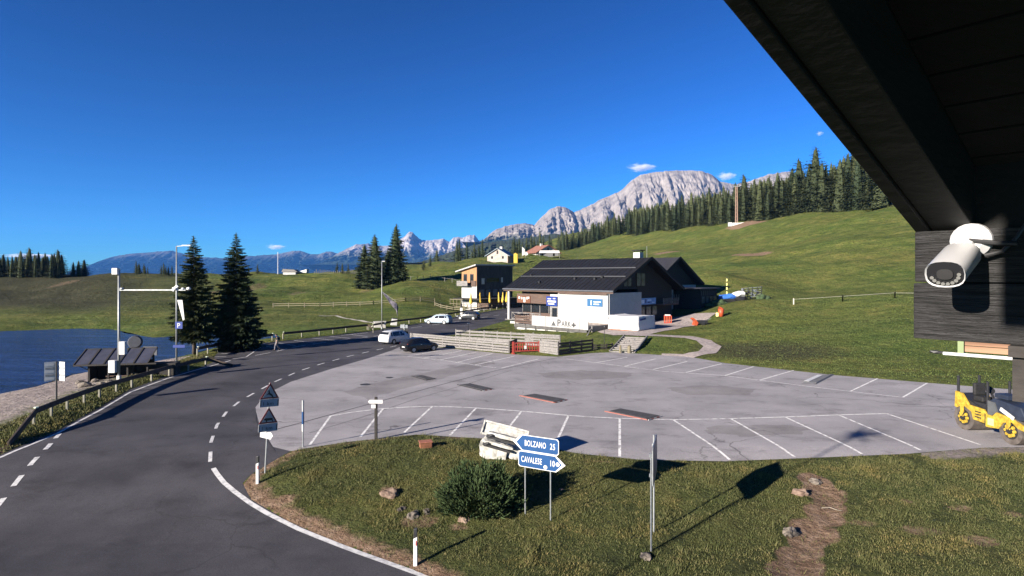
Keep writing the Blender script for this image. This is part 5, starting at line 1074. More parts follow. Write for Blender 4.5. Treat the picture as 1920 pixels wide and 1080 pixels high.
# ---------------------------------------------------------------- cars
def car(label, loc, rz, paint, L=4.2, W=1.76, Hh=1.48, estate=False, stripe=None, lights=True):
    t = thing("parked_car", label, "car", loc, rz)
    # stations from rear (x=-L/2) to front: x, bottom, belt, top, half width at belt, half width at top
    w = W / 2; x0 = -L / 2
    rear = [(0, .42, .72, .78, w * .86, w * .80), (.03, .30, .92, 1.0, w * .92, w * .80)]
    if estate: up = [(.12, .25, .95, 1.18, w * .95, w * .78), (.38, .22, .96, Hh - .10, w * .98, w * .74), (.75, .20, .96, Hh - .02, w, w * .74)]
    else: up = [(.14, .25, .97, 1.10, w * .95, w * .78), (.50, .22, .97, Hh - .13, w * .98, w * .74), (.85, .20, .96, Hh - .02, w, w * .74)]
    body = rear + up + [(L * .42, .18, .94, Hh, w, w * .75), (L * .55, .18, .93, Hh - .02, w, w * .74), (L * .62, .18, .92, Hh - .10, w, w * .73), (L * .74, .18, .90, 1.02, w * .99, w * .80), (L * .77, .18, .88, .96, w * .99, w * .85), (L * .88, .20, .78, .88, w * .96, w * .80), (L * .96, .25, .66, .75, w * .88, w * .70), (L, .35, .55, .60, w * .70, w * .55)]
    mb = MB(); rings = []
    for x, zb_, zl, zt_, wb, wt in body:
        X_ = x0 + x; half = [(0, zb_), (wb * .82, zb_), (wb * .98, zb_ + .12), (wb, (zb_ + zl) / 2), (wb * .985, zl), (wt + (wb - wt) * .12, zl + (zt_ - zl) * .82), (wt * .9, zt_ - .015), (wt * .5, zt_ + .01), (0, zt_ + .015)]
        rings.append([(X_, -y, z) for y, z in half] + [(X_, y, z) for y, z in half[-2:0:-1]])
    n = len(rings[0])
    for r_ in rings: mb.v += r_
    for i in range(len(rings) - 1):
        for k in range(n): mb.f.append((i * n + k, i * n + (k + 1) % n, (i + 1) * n + (k + 1) % n, (i + 1) * n + k))
    mb.f.append(tuple(range(n - 1, -1, -1))); mb.f.append(tuple((len(rings) - 1) * n + k for k in range(n)))
    bo = mb.build("body", paint, t, True, angle=math.radians(38))
    def pt(i, s, lo): # point on the side between belt (0) and top (1)
        x, zb_, zl, zt_, wb, wt = body[i]; y = wb * .985 + (wt + (wb - wt) * .12 - wb * .985) * lo / .82 if lo < .82 else wt; return Vector((x0 + x, s * (y + .012), zl + (zt_ - zl) * lo))
    i0 = 3
    for s in (-1, 1):
        for a, b, fa, fb in [(i0, i0 + 1, .35, .06), (i0 + 1, i0 + 2, .06, .05), (i0 + 2, i0 + 4, .04, .22)]:
            A, B = pt(a, s, .08).lerp(pt(b, s, .08), fa), pt(a, s, .08).lerp(pt(b, s, .08), 1 - fb); Cc, D = pt(a, s, .80).lerp(pt(b, s, .80), 1 - fb), pt(a, s, .80).lerp(pt(b, s, .80), fa)
            q = MB().add([A, B, Cc, D], [(0, 1, 2, 3) if s < 0 else (3, 2, 1, 0)]); q.build("side_window", M_glass, t)
        MB().box((x0 + L * .70, s * (w + .07), .98), (.12, .16, .12)).build("mirror", paint, t, bevel=.03)
        MB().bb(x0 + L * .40, x0 + L * .44, s * w - .015, s * w + .015, .82, .86).build("door_handle", M_metal, t)
    def across(a, b, f0, f1, nm):
        xa, _, _, za, wa0, wa = body[a]; xb, _, _, zb2, wb0, wb2 = body[b]; wa = wa * .93; wb2 = wb2 * .93
        P0 = Vector((x0 + xa, 0, za)); P1 = Vector((x0 + xb, 0, zb2)); nrm = Vector((P1.z - P0.z, 0, -(P1.x - P0.x))); nrm = nrm.normalized()
        if nrm.z < 0: nrm = -nrm
        q0, q1 = P0.lerp(P1, f0) + nrm * .028, P0.lerp(P1, f1) + nrm * .028
        q = MB().add([q0 + Vector((0, -wa, 0)), q0 + Vector((0, wa, 0)), q1 + Vector((0, wb2, 0)), q1 + Vector((0, -wb2, 0))], [(0, 1, 2, 3)]); q.build(nm, M_glass, t)
    across(8, 7, .08, .95, "windscreen"); across(2, 3, .05, .9, "rear_window")
    for s in (-1, 1):
        MB().box((x0 + .10, s * w * .80, .86), (.14, .2, .26)).build("tail_light", mat("tail_red", (.35, .02, .02), .3), t, bevel=.03); MB().box((x0 + L - .16, s * w * .72, .64), (.22, .3, .13)).build("headlight", mat("lamp_glass", (.6, .62, .65), .15), t, bevel=.03)
        for x in (x0 + L * .19, x0 + L * .81):
            wh = MB().cyl((x, s * (w - .19), .31), (x, s * (w + .01), .31), .31, .31, 18).build("wheel", M_black, t); MB().cyl((x, s * (w + .01), .31), (x, s * (w + .02), .31), .21, .19, 14).build("rim", M_metal, wh)
            MB().cyl((x, s * (w - .3), .33), (x, s * (w + .004), .33), .36, .36, 18).build("wheel_arch", M_dark, t)
    MB().bb(x0 - .015, x0 + .01, -.26, .26, .55, .66).build("number_plate", M_white, t); MB().bb(x0 + .02, x0 + .12, -w * .8, w * .8, .28, .42).build("bumper", M_dark, t)
    if estate:
        for s in (-1, 1): MB().beam((x0 + .8, s * w * .68, Hh + .05), (x0 + L * .55, s * w * .68, Hh + .05), .04, .04).build("roof_rail", M_metal, t)
    return t
P_white = mat("car_white", (.46, .465, .47), .28, .03, 2, spec=.5); P_black = mat("car_black", (.012, .012, .014), .22, .1, 2, spec=.5); P_dark = mat("car_dark_grey", (.022, .024, .028), .22, .1, 2, spec=.5); P_blue = mat("car_pale_blue", (.27, .34, .40), .3, .05, 2, spec=.5)
g = G(786, 659); car("black hatchback parked nose-in against the grey plank fence", (g.x, g.y + .3, .006), math.radians(42), P_black, 4.1, 1.74, 1.5)
g = G(745, 643); car("white estate car seen from behind, left of the black hatchback", (g.x, g.y, 0), math.radians(56), P_white, 4.7, 1.84, 1.62, True)
g = G(822, 607); car("pale blue and white estate car parked by the far rail", (g.x, g.y, 0), math.radians(163), P_blue, 4.6, 1.82, 1.55, True)
g = G(878, 599); car("dark hatchback parked by the far rail, right of the pale estate", (g.x, g.y, 0), math.radians(163), P_dark, 4.2, 1.78, 1.6)

# ---------------------------------------------------------------- road roller
ga, gb2 = G(1809, 806), G(1893, 833); rzv = math.atan2(gb2.y - ga.y, gb2.x - ga.x)
ax = (gb2 - ga).length
g = (ga + gb2) / 2; sR = 1.0
rl = thing("road_roller", "yellow tandem road roller with black seat and hood at the car park edge", "roller", (g.x, g.y, gz(g.y) + .005), rzv); rl.scale = (1.04, 1.04, 1.08)
hx = ax / 2; rd = .62; wd_ = 1.3        # drum half spacing, radius, width
for s in (-1, 1):
    dm = MB().cyl((s * hx, .0, rd), (s * hx, wd_, rd), rd, rd, 30).build("drum", M_steel, rl, True, angle=.6)
    MB().cyl((s * hx, -.01, rd), (s * hx, .004, rd), rd * .62, rd * .62, 22).build("drum_recess", M_dark, dm)
    for k in range(8): an_ = k * math.pi / 4; MB().cyl((s * hx + math.cos(an_) * .23, -.07, rd + math.sin(an_) * .23), (s * hx + math.cos(an_) * .23, -.005, rd + math.sin(an_) * .23), .075, .085, 9).build("hub_pad", M_yellow, dm)
    MB().cyl((s * hx, -.12, rd), (s * hx, -.02, rd), .13, .15, 12).build("hub", M_dark, dm)
    MB().bb(s * hx - .10, s * hx + .10, -.14, -.07, rd + .05, rd + .62).build("fork", M_yellow, rl, bevel=.02)
fr = [(-hx - .55, 1.05), (-hx - .50, 1.85), (-hx - .05, 1.80), (-hx + .35, 1.32), (-.1, 1.28), (.05, 1.10), (.40, 1.08), (.62, 1.30), (hx + .2, 1.18), (hx + .75, .98), (hx + .75, .75), (hx + .45, .80), (hx + .1, 1.02), (hx - .35, .9), (hx - .62, .55), (.05, .48), (-.05, .62), (-hx + .62, .66), (-hx + .5, 1.0), (-hx, 1.22), (-hx - .4, 1.02)]
MB().prism(fr, -.06, .05).build("side_frame", M_yellow, rl, bevel=.02); MB().prism(fr, wd_ - .05, wd_ + .06).build("side_frame", M_yellow, rl, bevel=.02)
MB().prism([(-hx - .45, 1.1), (-hx - .45, 1.75), (-.1, 1.2), (-.1, .7), (-hx + .6, .7)], .06, wd_ - .06).build("rear_body", M_dark, rl)
MB().prism([(.1, .6), (.1, 1.75), (.35, 1.9), (hx + .45, 1.75), (hx + .75, 1.2), (hx - .3, 1.0), (hx - .6, .6)], .07, wd_ - .07).build("hood", mat("hood_navy", (.016, .022, .038), .5, .15, 3), rl, bevel=.04)
MB().prism([(.1, .9), (.62, 1.3), (.45, 1.72), (.1, 1.75)], -.02, .06).build("hood_side", mat("hood_grey", (.07, .075, .08), .6), rl)
MB().bb(-hx - .1, .0, .15, wd_ - .15, 1.2, 1.5).build("deck", M_dark, rl); se = MB().bb(-hx + .15, -hx + .75, .35, wd_ - .35, 1.5, 1.75).bb(-hx + .1, -hx + .28, .35, wd_ - .35, 1.75, 2.35).build("seat", M_black, rl, bevel=.06)
for x in (-hx - .45, .0):
    for y in (.08, wd_ - .08): MB().beam((x, y, 1.5), (x, y, 2.62), .1, .1).build("roll_bar", M_dark, rl, bevel=.02)
MB().beam((-.05, .5, 1.6), (-.3, .5, 2.15), .08, .08).build("steering_column", M_dark, rl); MB().cyl((-.36, .5, 2.14), (-.32, .5, 2.18), .22, .22, 14).build("steering_wheel", M_black, rl)
MB().bb(.15, .9, .3, wd_ - .3, 1.9, 2.1).build("dashboard", mat("hood_navy", (.016, .022, .038), .5, .15, 3), rl)
MB().beam((hx - .45, -.08, 1.52), (hx + .25, -.08, 1.22), .05, .16).build("warning_strip", M_white, rl)
lettering("120", .18, M_dark, rl, (-.5, -.063, .74), (math.pi / 2, 0, 0)); [MB().bb(-hx + .75, -hx + 1.1, -.075, -.062, z, z + .05).build("vent", M_dark, rl) for z in (.80, .93, 1.06)]
MB().bb(-.02, .03, -.07, -.062, .55, 1.1).build("joint", M_dark, rl); MB().bb(.15, .5, -.068, -.062, .62, .95).build("panel_line", mat("panel_pale", (.42, .36, .2), .6), rl); MB().tube([(-hx + .2, -.1, 1.0), (-hx + .1, -.12, .8), (-hx, -.13, .62)], .025, 6).tube([(hx + .2, -.1, 1.0), (hx + .1, -.12, .8), (hx, -.13, .62)], .025, 6).build("hose", M_black, rl)

# ---------------------------------------------------------------- walker
def skin_body(name, joints, edges, m, parent, lv=2):
    me = bpy.data.meshes.new(name); me.from_pydata([j[0] for j in joints], edges, []); o = bpy.data.objects.new(name, me); C.objects.link(o)
    sm = o.modifiers.new("skin", 'SKIN'); sm.use_smooth_shade = True; o.modifiers.new("sub", 'SUBSURF').levels = lv
    for i, sv in enumerate(me.skin_vertices[0].data): r_ = joints[i][1]; sv.radius = r_ if hasattr(r_, '__len__') else (r_, r_); sv.use_root = i == 0
    dg = bpy.context.evaluated_depsgraph_get(); m2 = bpy.data.meshes.new_from_object(o.evaluated_get(dg)); bpy.data.objects.remove(o); m2.name = name
    m2.materials.clear(); m2.materials.append(m); return kid(name, m2, parent)
g = G(519, 656.5); wk = thing("person", "person in dark jacket and grey trousers walking along the road edge with a backpack", "person", (g.x, g.y, 0), math.radians(205))
M_skin = mat("skin", (.36, .21, .15), .6, .05, 5)
J = [((0, 0, .95), (.13, .10)), ((0, 0, 1.15), (.12, .10)), ((0.02, 0, 1.38), (.15, .11)), ((.03, 0, 1.50), .06), ((.05, 0, 1.58), .055), ((.06, 0, 1.66), (.085, .10)), ((.06, 0, 1.74), .075),
     ((.0, .20, 1.40), .055), ((-.10, .25, 1.12), .045), ((.02, .24, .88), .035), ((.04, .23, .80), .032), ((.0, -.20, 1.40), .055), ((.10, -.25, 1.13), .045), ((.28, -.22, .96), .035), ((.33, -.21, .91), .032),
     ((.0, .09, .90), .09), ((.18, .10, .50), .065), ((.22, .10, .09), .045), ((.36, .10, .05), .04), ((.0, -.09, .90), .09), ((-.04, -.10, .50), .065), ((-.30, -.10, .14), .045), ((-.20, -.10, .05), .04)]
E = [(0, 1), (1, 2), (2, 3), (3, 4), (4, 5), (5, 6), (2, 7), (7, 8), (8, 9), (9, 10), (2, 11), (11, 12), (12, 13), (13, 14), (0, 15), (15, 16), (16, 17), (17, 18), (0, 19), (19, 20), (20, 21), (21, 22)]
skin_body("body", J, E, M_skin, wk)
for hy, hx_, hz0 in ((.23, .05, .78), (-.21, .35, .89)):
    for k in range(5): MB().cyl((hx_, hy - .03 + k * .015, hz0), (hx_ + .02 + (.03 if k == 4 else 0), hy - .03 + k * .015, hz0 - (.09, .1, .105, .095, .05)[k]), .009, .007, 5).build("finger", M_skin, wk)
Jj = [(J[i][0], tuple(1.18 * q for q in J[i][1]) if hasattr(J[i][1], '__len__') else J[i][1] * 1.35) for i in (0, 1, 2, 7, 8, 9, 11, 12, 13)]
skin_body("jacket", Jj, [(0, 1), (1, 2), (2, 3), (3, 4), (4, 5), (2, 6), (6, 7), (7, 8)], mat("jacket_green", (.035, .045, .045), .9, .2, 6), wk)
Jt = [(J[i][0], tuple(1.15 * q for q in J[i][1]) if hasattr(J[i][1], '__len__') else J[i][1] * 1.3) for i in (0, 15, 16, 17, 19, 20, 21)]
skin_body("trousers", Jt, [(0, 1), (1, 2), (2, 3), (0, 4), (4, 5), (5, 6)], mat("trousers_grey", (.16, .16, .18), .9, .15, 6), wk)
MB().blob((-.22, 0, 1.24), (.13, .17, .24), 2, 2, .1).build("backpack", M_dark, wk, True); MB().blob((.05, 0, 1.72), (.105, .095, .09), 5, 2, .1).build("hair", M_dark, wk, True)
MB().blob((.16, 0, 1.65), (.02, .015, .025), 0, 1, 0).build("nose", M_skin, wk, True); [MB().blob((.135, s * .035, 1.68), (.012, .014, .01), 0, 1, 0).build("eye", M_dark, wk) for s in (-1, 1)]
for x, y, z in [(.30, .10, .05), (-.25, -.10, .05)]: MB().blob((x, y, z), (.14, .055, .055), 3, 2, .05).build("shoe", M_dark, wk, True)
# ---------------------------------------------------------------- grass bank: stones, juniper, boat, box, branches
def on_bank(u, v):
    g = G(u, v)
    for _ in range(6): z = tz(g.x, g.y); g = G(u, v, z)
    return g
for k, (u, v, s, lab) in enumerate([(730, 928, .34, "large grey stone half buried in the bank, left of the juniper"), (775, 968, .26, "reddish stone on the bare soil above the near marker post"), (800, 960, .2, "small reddish stone in the soil right of the larger one"), (870, 975, .22, "low stone at the foot of the juniper"), (752, 955, .16, "small stone below the half buried one"), (1528, 905, .28, "pale stone at the top of the bare gully"), (1500, 925, .3, "dark stone at the left rim of the bare gully"), (1480, 1000, .3, "stone at the lower left rim of the bare gully"), (1212, 1045, .22, "stone at the foot of the edge-on sign"), (1052, 918, .1, "pale pebble right of the sign poles"), (492, 886, .07, "white pebble beside the marker post")]):
    g = on_bank(u, v); o = MB().blob((0, 0, 0), (s, s * .75, s * .6), k * 3 + 1, 3, .55).build("stone", M_rock if k % 3 else mat("red_stone", (.10, .062, .046), .9, 0, 4, .6, 9, col2=(.20, .145, .11), detail=9)); o.location = (g.x, g.y, g.z + s * .0); o.rotation_euler = (0, 0, k)
    tag(o, lab, "stone")
# juniper bush
g = on_bank(902, 948); jp = thing("juniper_bush", "dense low dark green juniper bush on the bank beside the direction sign", "bush", g)
M_jun = needle_mat("juniper_needles", (.026, .045, .017), (.075, .100, .040))
r = random.Random(5); leaf = MB(); core = MB()
for k in range(6):
    a = r.uniform(0, 6.28); core.cyl((0, 0, -.1), (math.cos(a) * .8, math.sin(a) * .7, .6 + r.random() * .4), .04, .015, 5)
core.build("stem", M_bark, jp)
for k in range(5200):
    a = r.uniform(0, 6.283); ph = math.acos(r.uniform(-.05, 1)); rad = r.random() ** .28
    kk = 1 + .38 * mnoise.noise(Vector((math.cos(a) * 1.6, math.sin(a) * 1.6, ph * 1.3)) * 1.5) + .12 * mnoise.noise(Vector((math.cos(a) * 5, math.sin(a) * 5, ph * 5)))
    d = Vector((math.cos(a) * math.sin(ph), math.sin(a) * math.sin(ph), math.cos(ph)))
    c = Vector((d.x * 1.58 + .14 * d.z, d.y * 1.3, d.z * 1.42)) * rad * kk; c.z = max(c.z, .02)
    out = (Vector((d.x, d.y, d.z + .35)) + Vector((r.uniform(-.6, .6), r.uniform(-.6, .6), r.uniform(-.4, .6)))).normalized(); L = r.uniform(.10, .24) * (1.9 if r.random() < .06 else 1); s_ = out.orthogonal().normalized()
    s_ = Matrix.Rotation(r.uniform(0, 6.28), 3, out) @ s_
    leaf.add([c - s_ * .035, c + s_ * .035, c + out * L], [(0, 1, 2)]); s2 = out.cross(s_); leaf.add([c - s2 * .03, c + s2 * .03, c + out * L * .8 + s_ * .05], [(0, 1, 2)])
leaf.build("foliage", M_jun, jp)
# white plastic pedal boat lying in pieces on the bank edge
g = on_bank(945, 862); bt = thing("white_boat", "old white plastic pedal boat lying tilted behind the direction sign", "boat", (g.x, g.y + .25, g.z), math.radians(-10))
M_boat = mat("boat_white", (.24, .235, .215), .75, 0, 5, .5, 8, col2=(.42, .415, .39), detail=9)
def rough_box(name, c, d, M, m, seed, amp=.05, cuts=5):
    bm = bmesh.new(); bmesh.ops.create_cube(bm, size=1); bmesh.ops.subdivide_edges(bm, edges=bm.edges[:], cuts=cuts, use_grid_fill=True)
    bm.normal_update(); nn = [v.normal.copy() for v in bm.verts]
    for v, n_ in zip(bm.verts, nn):
        k_ = 1 - .10 * (abs(v.co.x * 2) ** 4 * abs(v.co.z * 2) ** 4); p_ = Vector((v.co.x * d[0], v.co.y * d[1], v.co.z * d[2])) * k_
        p_ += n_ * amp * (mnoise.noise(p_ * 3.1 + Vector((seed, 0, 0))) + .5 * mnoise.noise(p_ * 8 + Vector((0, seed, 0)))); v.co = M @ p_ + Vector(c)
    me = bpy.data.meshes.new(name); bm.to_mesh(me); bm.free(); me.materials.append(m); return kid(name, me, bt)
Mt = Matrix.Rotation(math.radians(12), 3, 'Y') @ Matrix.Rotation(math.radians(52), 3, 'X')
rough_box("hull_half", (-.45, .1, .38), (1.25, .75, .80), Matrix.Rotation(math.radians(10), 3, 'Y'), M_boat, 1, .09)
rough_box("hull_half", (.38, .22, .26), (.9, .7, .5), Matrix.Rotation(math.radians(16), 3, 'Y'), M_boat, 2, .08)
for zc, x0_, x1_ in ((1.02, -.72, .55), (.70, -.85, .35)):
    MB().beam((x0_, -.34 + (zc - .7) * .5, zc - .03), (x1_, -.36 + (zc - .7) * .5, zc - .30), .16, .10).build("seat_slot", M_dark, bt); MB().blob((x0_ + .15, -.34 + (zc - .7) * .5, zc), (.2, .12, .09), 3, 2, .4).build("seat_slot", M_dark, bt)
    rough_box("seat_rib", ((x0_ + x1_) / 2 + .05, -.28 + (zc - .7) * .6, zc - .02), (1.35, .2, .14), Matrix.Rotation(math.radians(12), 3, 'Y'), M_boat, zc * 9, .03, 4)
rough_box("deck_plate", (.0, .22, 1.06), (2.1, .62, .07), Mt, M_boat, 5, .02, 6)
for zz in (.30, -.30): rough_box("deck_rim", Vector((.0, .22, 1.06)) + Mt @ Vector((0, zz, .06)), (2.14, .08, .12), Mt, M_boat, 6, .012, 5)
for xx in (-1.03, 1.03): rough_box("deck_rim", Vector((.0, .22, 1.06)) + Mt @ Vector((xx, 0, .06)), (.08, .66, .12), Mt, M_boat, 8, .012, 4)
# rusty box
g = on_bank(798, 838); t = thing("rusty_box", "small rusty metal box sunk in the grass at the top of the bank", "box", g, .3); M_rust = mat("rust", (.15, .06, .03), .85, .3, 6)
MB().bb(-.28, .28, -.2, .2, -.1, .24).build("body", M_rust, t, bevel=.02); MB().bb(-.31, .31, -.23, .23, .24, .28).build("lid", mat("rust_red", (.26, .10, .06), .8, .2, 6), t, bevel=.01)
for k, (u, v, L, a) in enumerate([(1540, 955, .7, -.4)]):
    g = on_bank(u, v); o = MB().tube([(0, 0, .05), (L * .4, .05, .1), (L * .75, -.03, .07), (L, .05, .03)], .02, 6).build("dead_branch", mat("dead_wood", (.17, .145, .115), .9, .15, 6)); o.location = g; o.rotation_euler = (0, 0, a)
    tag(o, ["pale dead branch lying in the bare gully", "pale dead branch in the grass near the right edge", "thin dead branch in the grass near the rusty box"][k], "branch")

# grass blades on the bank and along the edges
def grass_field(name, area_px, n, h0, h1, w0, m, seed, z_guess=-.3, poly=None, keep=None):
    rg = np.random.default_rng(seed); pg = poly if poly is not None else np.array([G(u, v, z_guess)[:2] for u, v in area_px])
    lo, hi = pg.min(0), pg.max(0); pts = []
    while sum(len(p) for p in pts) < n:
        q = lo + (hi - lo) * rg.random((n, 2)); q = q[(signed_dist(q, pg) < 0)]; q = q[signed_dist(q, road_xy) > .03]
        if keep is not None: q = q[keep(q, rg)]
        pts.append(q)
    q = np.concatenate(pts)[:n]; z = terrain(q)
    cl = np.array([mnoise.noise(Vector((a * .9, b * .9, 4.2))) for a, b in q]); hh = (h0 + (h1 - h0) * rg.random(n) ** 1.6) * (1 + .6 * cl)
    an_ = rg.random(n) * 6.283; ln = (rg.random((n, 2)) - .5) * hh[:, None] * 1.3; w = w0 * (.6 + .8 * rg.random(n))
    sx, sy = np.cos(an_) * w / 2, np.sin(an_) * w / 2
    V = np.empty((n, 3, 3)); V[:, 0] = np.stack([q[:, 0] - sx, q[:, 1] - sy, z - .01], 1); V[:, 1] = np.stack([q[:, 0] + sx, q[:, 1] + sy, z - .01], 1); V[:, 2] = np.stack([q[:, 0] + ln[:, 0], q[:, 1] + ln[:, 1], z + hh], 1)
    me = bpy.data.meshes.new(name); me.vertices.add(n * 3); me.vertices.foreach_set("co", V.ravel()); me.loops.add(n * 3); me.loops.foreach_set("vertex_index", np.arange(n * 3)); me.polygons.add(n); me.polygons.foreach_set("loop_start", np.arange(0, n * 3, 3)); me.polygons.foreach_set("loop_total", np.full(n, 3)); me.update(calc_edges=True)
    me.materials.append(m); o = bpy.data.objects.new(name, me); C.objects.link(o); o["kind"] = "stuff"; return o
def blade_mat():
    m, nt, b = nodes_of("grass_blades"); p = posn(nt)
    g = ramp(nt, nz(nt, p, 7.0, 3, .8), [(.30, (.044, .054, .018)), (.50, (.078, .084, .030)), (.62, (.130, .120, .052)), (.74, (.25, .21, .12))])
    l = ramp(nt, nz(nt, p, .5, 5, .65), [(.30, (.66, .78, .66)), (.5, (1, 1, 1)), (.70, (1.7, 1.35, 1.25))]); g = mixc(nt, 1.0, g, l, 'MULTIPLY')
    nt.links.new(g, b.inputs["Base Color"]); b.inputs["Roughness"].default_value = .8; b.inputs["Specular IOR Level"].default_value = .2
    return m
M_blade = blade_mat(); M_blade2 = mat("meadow_blades", (.058, .092, .022), .85, 0, 2.2, col2=(.130, .155, .046), spec=.15, detail=8)
gul_xy = np.array([[p.x, p.y] for p in gul])
def not_bare(q, rg):
    d = np.min(np.hypot(q[:, None, 0] - gul_xy[None, :, 0], (q[:, None, 1] - gul_xy[None, :, 1]) * .8), 1)
    n1 = np.array([mnoise.noise(Vector((a * .8, b * .8, 9.1))) + .6 * mnoise.noise(Vector((a * 2.6, b * 2.6, 2.1))) for a, b in q])
    sr = signed_dist(q, road_xy) + n1 * .5
    thin = np.clip(.95 - np.maximum(0, -n1 - .12) * 2.2, .12, 1)
    return ((d > .72 + .35 * n1) | (rg.random(len(q)) < .07)) & (rg.random(len(q)) < thin) & ~((sr < 1.1) & (q[:, 0] < -1) & (q[:, 1] < 26.5) & (rg.random(len(q)) < .85)) & ~((sr < 1.2) & (q[:, 0] > 19) & (rg.random(len(q)) < .85)) & ~((sr < .25) & (rg.random(len(q)) < .6))
bank_px = [(440, 880), (545, 838), (650, 824), (780, 808), (1000, 826), (1200, 858), (1560, 852), (1840, 832), (2150, 830), (2250, 1110), (450, 1110)]
o = grass_field("grass", bank_px, 190000, .02, .085, .020, M_blade, 1, keep=not_bare); o["label"] = "rough short grass on the near bank"
def clumps(q, rg):
    n1 = np.array([mnoise.noise(Vector((a * 1.7, b * 1.7, 5.5))) for a, b in q]); return (n1 > .33) & not_bare(q, rg)
o = grass_field("tall_grass", bank_px, 16000, .08, .24, .016, M_blade, 5, keep=clumps); o["label"] = "taller grass clumps on the near bank"
o = grass_field("grass", [(1180, 655), (1300, 662), (1560, 696), (1800, 715), (2100, 730), (2050, 640), (1700, 600), (1440, 600), (1330, 625), (1200, 640)], 40000, .03, .10, .05, M_blade2, 2, z_guess=.5); o["label"] = "rough meadow grass above the car park"
o = grass_field("grass", [(-60, 900), (60, 836), (200, 772), (330, 706), (400, 672), (380, 668), (300, 690), (180, 735), (-60, 830)], 22000, .04, .16, .05, M_blade, 3, z_guess=-.2); o["label"] = "grass verge under the lake side rail"

# ---------------------------------------------------------------- the hotel eaves the camera looks out from
ho = thing("hotel_eaves", "dark timber eaves of the hotel overhanging the view at upper right", "roof")
d1 = Vector((1.15, 1.0, -.483)); d2 = Vector((1, -1.15, 0)).normalized(); P1 = Vector((1.098, 1.6, 8.415))
up = d1.cross(d2); up = (up if up.z > 0 else -up).normalized()
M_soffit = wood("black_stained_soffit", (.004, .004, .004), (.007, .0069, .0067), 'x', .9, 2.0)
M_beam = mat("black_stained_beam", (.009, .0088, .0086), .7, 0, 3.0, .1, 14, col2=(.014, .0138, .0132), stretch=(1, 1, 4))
def along(t0, t1, s0, s1, h0, h1):      # box in the verge's own frame
    e = d1.normalized(); vs = []
    for t in (t0, t1):
        for s, h in ((s0, h0), (s1, h0), (s1, h1), (s0, h1)): vs.append(P1 + e * t + d2 * s + up * h)
    return MB().add(vs, [(0, 1, 2, 3), (7, 6, 5, 4), (0, 4, 5, 1), (1, 5, 6, 2), (2, 6, 7, 3), (3, 7, 4, 0)])
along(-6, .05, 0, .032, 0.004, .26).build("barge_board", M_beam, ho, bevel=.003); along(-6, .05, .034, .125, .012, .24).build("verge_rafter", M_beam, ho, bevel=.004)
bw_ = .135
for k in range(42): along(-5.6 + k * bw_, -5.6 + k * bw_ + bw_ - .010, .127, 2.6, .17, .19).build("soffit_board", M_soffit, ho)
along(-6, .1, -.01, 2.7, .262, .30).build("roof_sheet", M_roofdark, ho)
# purlin that carries the verge, with the camera on its face
e = d2; nrm = Vector((-1.15, -1, 0)).normalized()
def pur(s0, s1, z0, z1, th0=0.0, th1=.12): 
    o_ = Vector((P1.x, P1.y, 0)); vs = []
    for s in (s0, s1):
        for t, z in ((th0, z0), (th1, z0), (th1, z1), (th0, z1)): vs.append(o_ + e * s - nrm * t + Vector((0, 0, z)))
    return MB().add(vs, [(0, 1, 2, 3), (7, 6, 5, 4), (0, 4, 5, 1), (1, 5, 6, 2), (2, 6, 7, 3), (3, 7, 4, 0)])
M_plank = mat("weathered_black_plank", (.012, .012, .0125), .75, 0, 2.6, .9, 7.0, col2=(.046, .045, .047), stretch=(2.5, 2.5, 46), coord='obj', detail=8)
pur(0, 1.6, 8.282, 8.418).build("timber_plank", M_plank, ho, bevel=.004); pur(-.003, 1.6, 8.128, 8.278).build("timber_plank", M_plank, ho, bevel=.004)
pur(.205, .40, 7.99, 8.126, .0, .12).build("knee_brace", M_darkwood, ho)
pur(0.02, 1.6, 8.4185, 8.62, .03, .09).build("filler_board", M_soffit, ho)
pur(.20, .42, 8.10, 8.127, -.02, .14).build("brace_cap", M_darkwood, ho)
# unseen beam added above and behind the camera to shade the plank's right
q0 = Vector((1.200, 1.482, 8.3)) + Vector((-.764, -.645, .311)) * 2.6
def block(o_, s0, s1, z0, z1, th):
    vs = []
    for s in (s0, s1):
        for t, z in ((0, z0), (th, z0), (th, z1), (0, z1)): vs.append(Vector((o_.x, o_.y, 0)) + e * s - nrm * t + Vector((0, 0, z)))
    return MB().add(vs, [(0, 1, 2, 3), (7, 6, 5, 4), (0, 4, 5, 1), (1, 5, 6, 2), (2, 6, 7, 3), (3, 7, 4, 0)])
pur(.03, 1.6, 8.15, 8.40, .03, .10).build("backing_board", M_soffit, ho)
block(q0, .03, 2.0, q0.z - .13, q0.z + .42, .12).build("timber_plank", M_plank, ho)  # added only to shade the plank, not one of the visible purlin boards
# balcony box and gutter rail seen past the purlin
bo = thing("balcony_box", "brown wooden balcony box with a white rail below the dark beam", "balcony", (3.16, 4.2, 7.735), -math.pi / 4)
M_bx = wood("balcony_wood", (.14, .075, .045), (.27, .155, .095))
for k in range(4): MB().bb(.06, 1.2, .04, .07, .02 + k * .045, .06 + k * .045).build("plank", M_bx, bo)
MB().bb(.02, .055, .03, .08, .0, .22).build("corner_post", mat("corner_green", (.16, .20, .10), .8), bo)
MB().cyl((-.06, 0, 0), (1.2, 0, 0), .012, .012, 8).build("rail", M_white, bo); MB().blob((-.1, 0, .006), (.05, .015, .015), 1, 1, .2).build("rail_end", M_dark, bo)
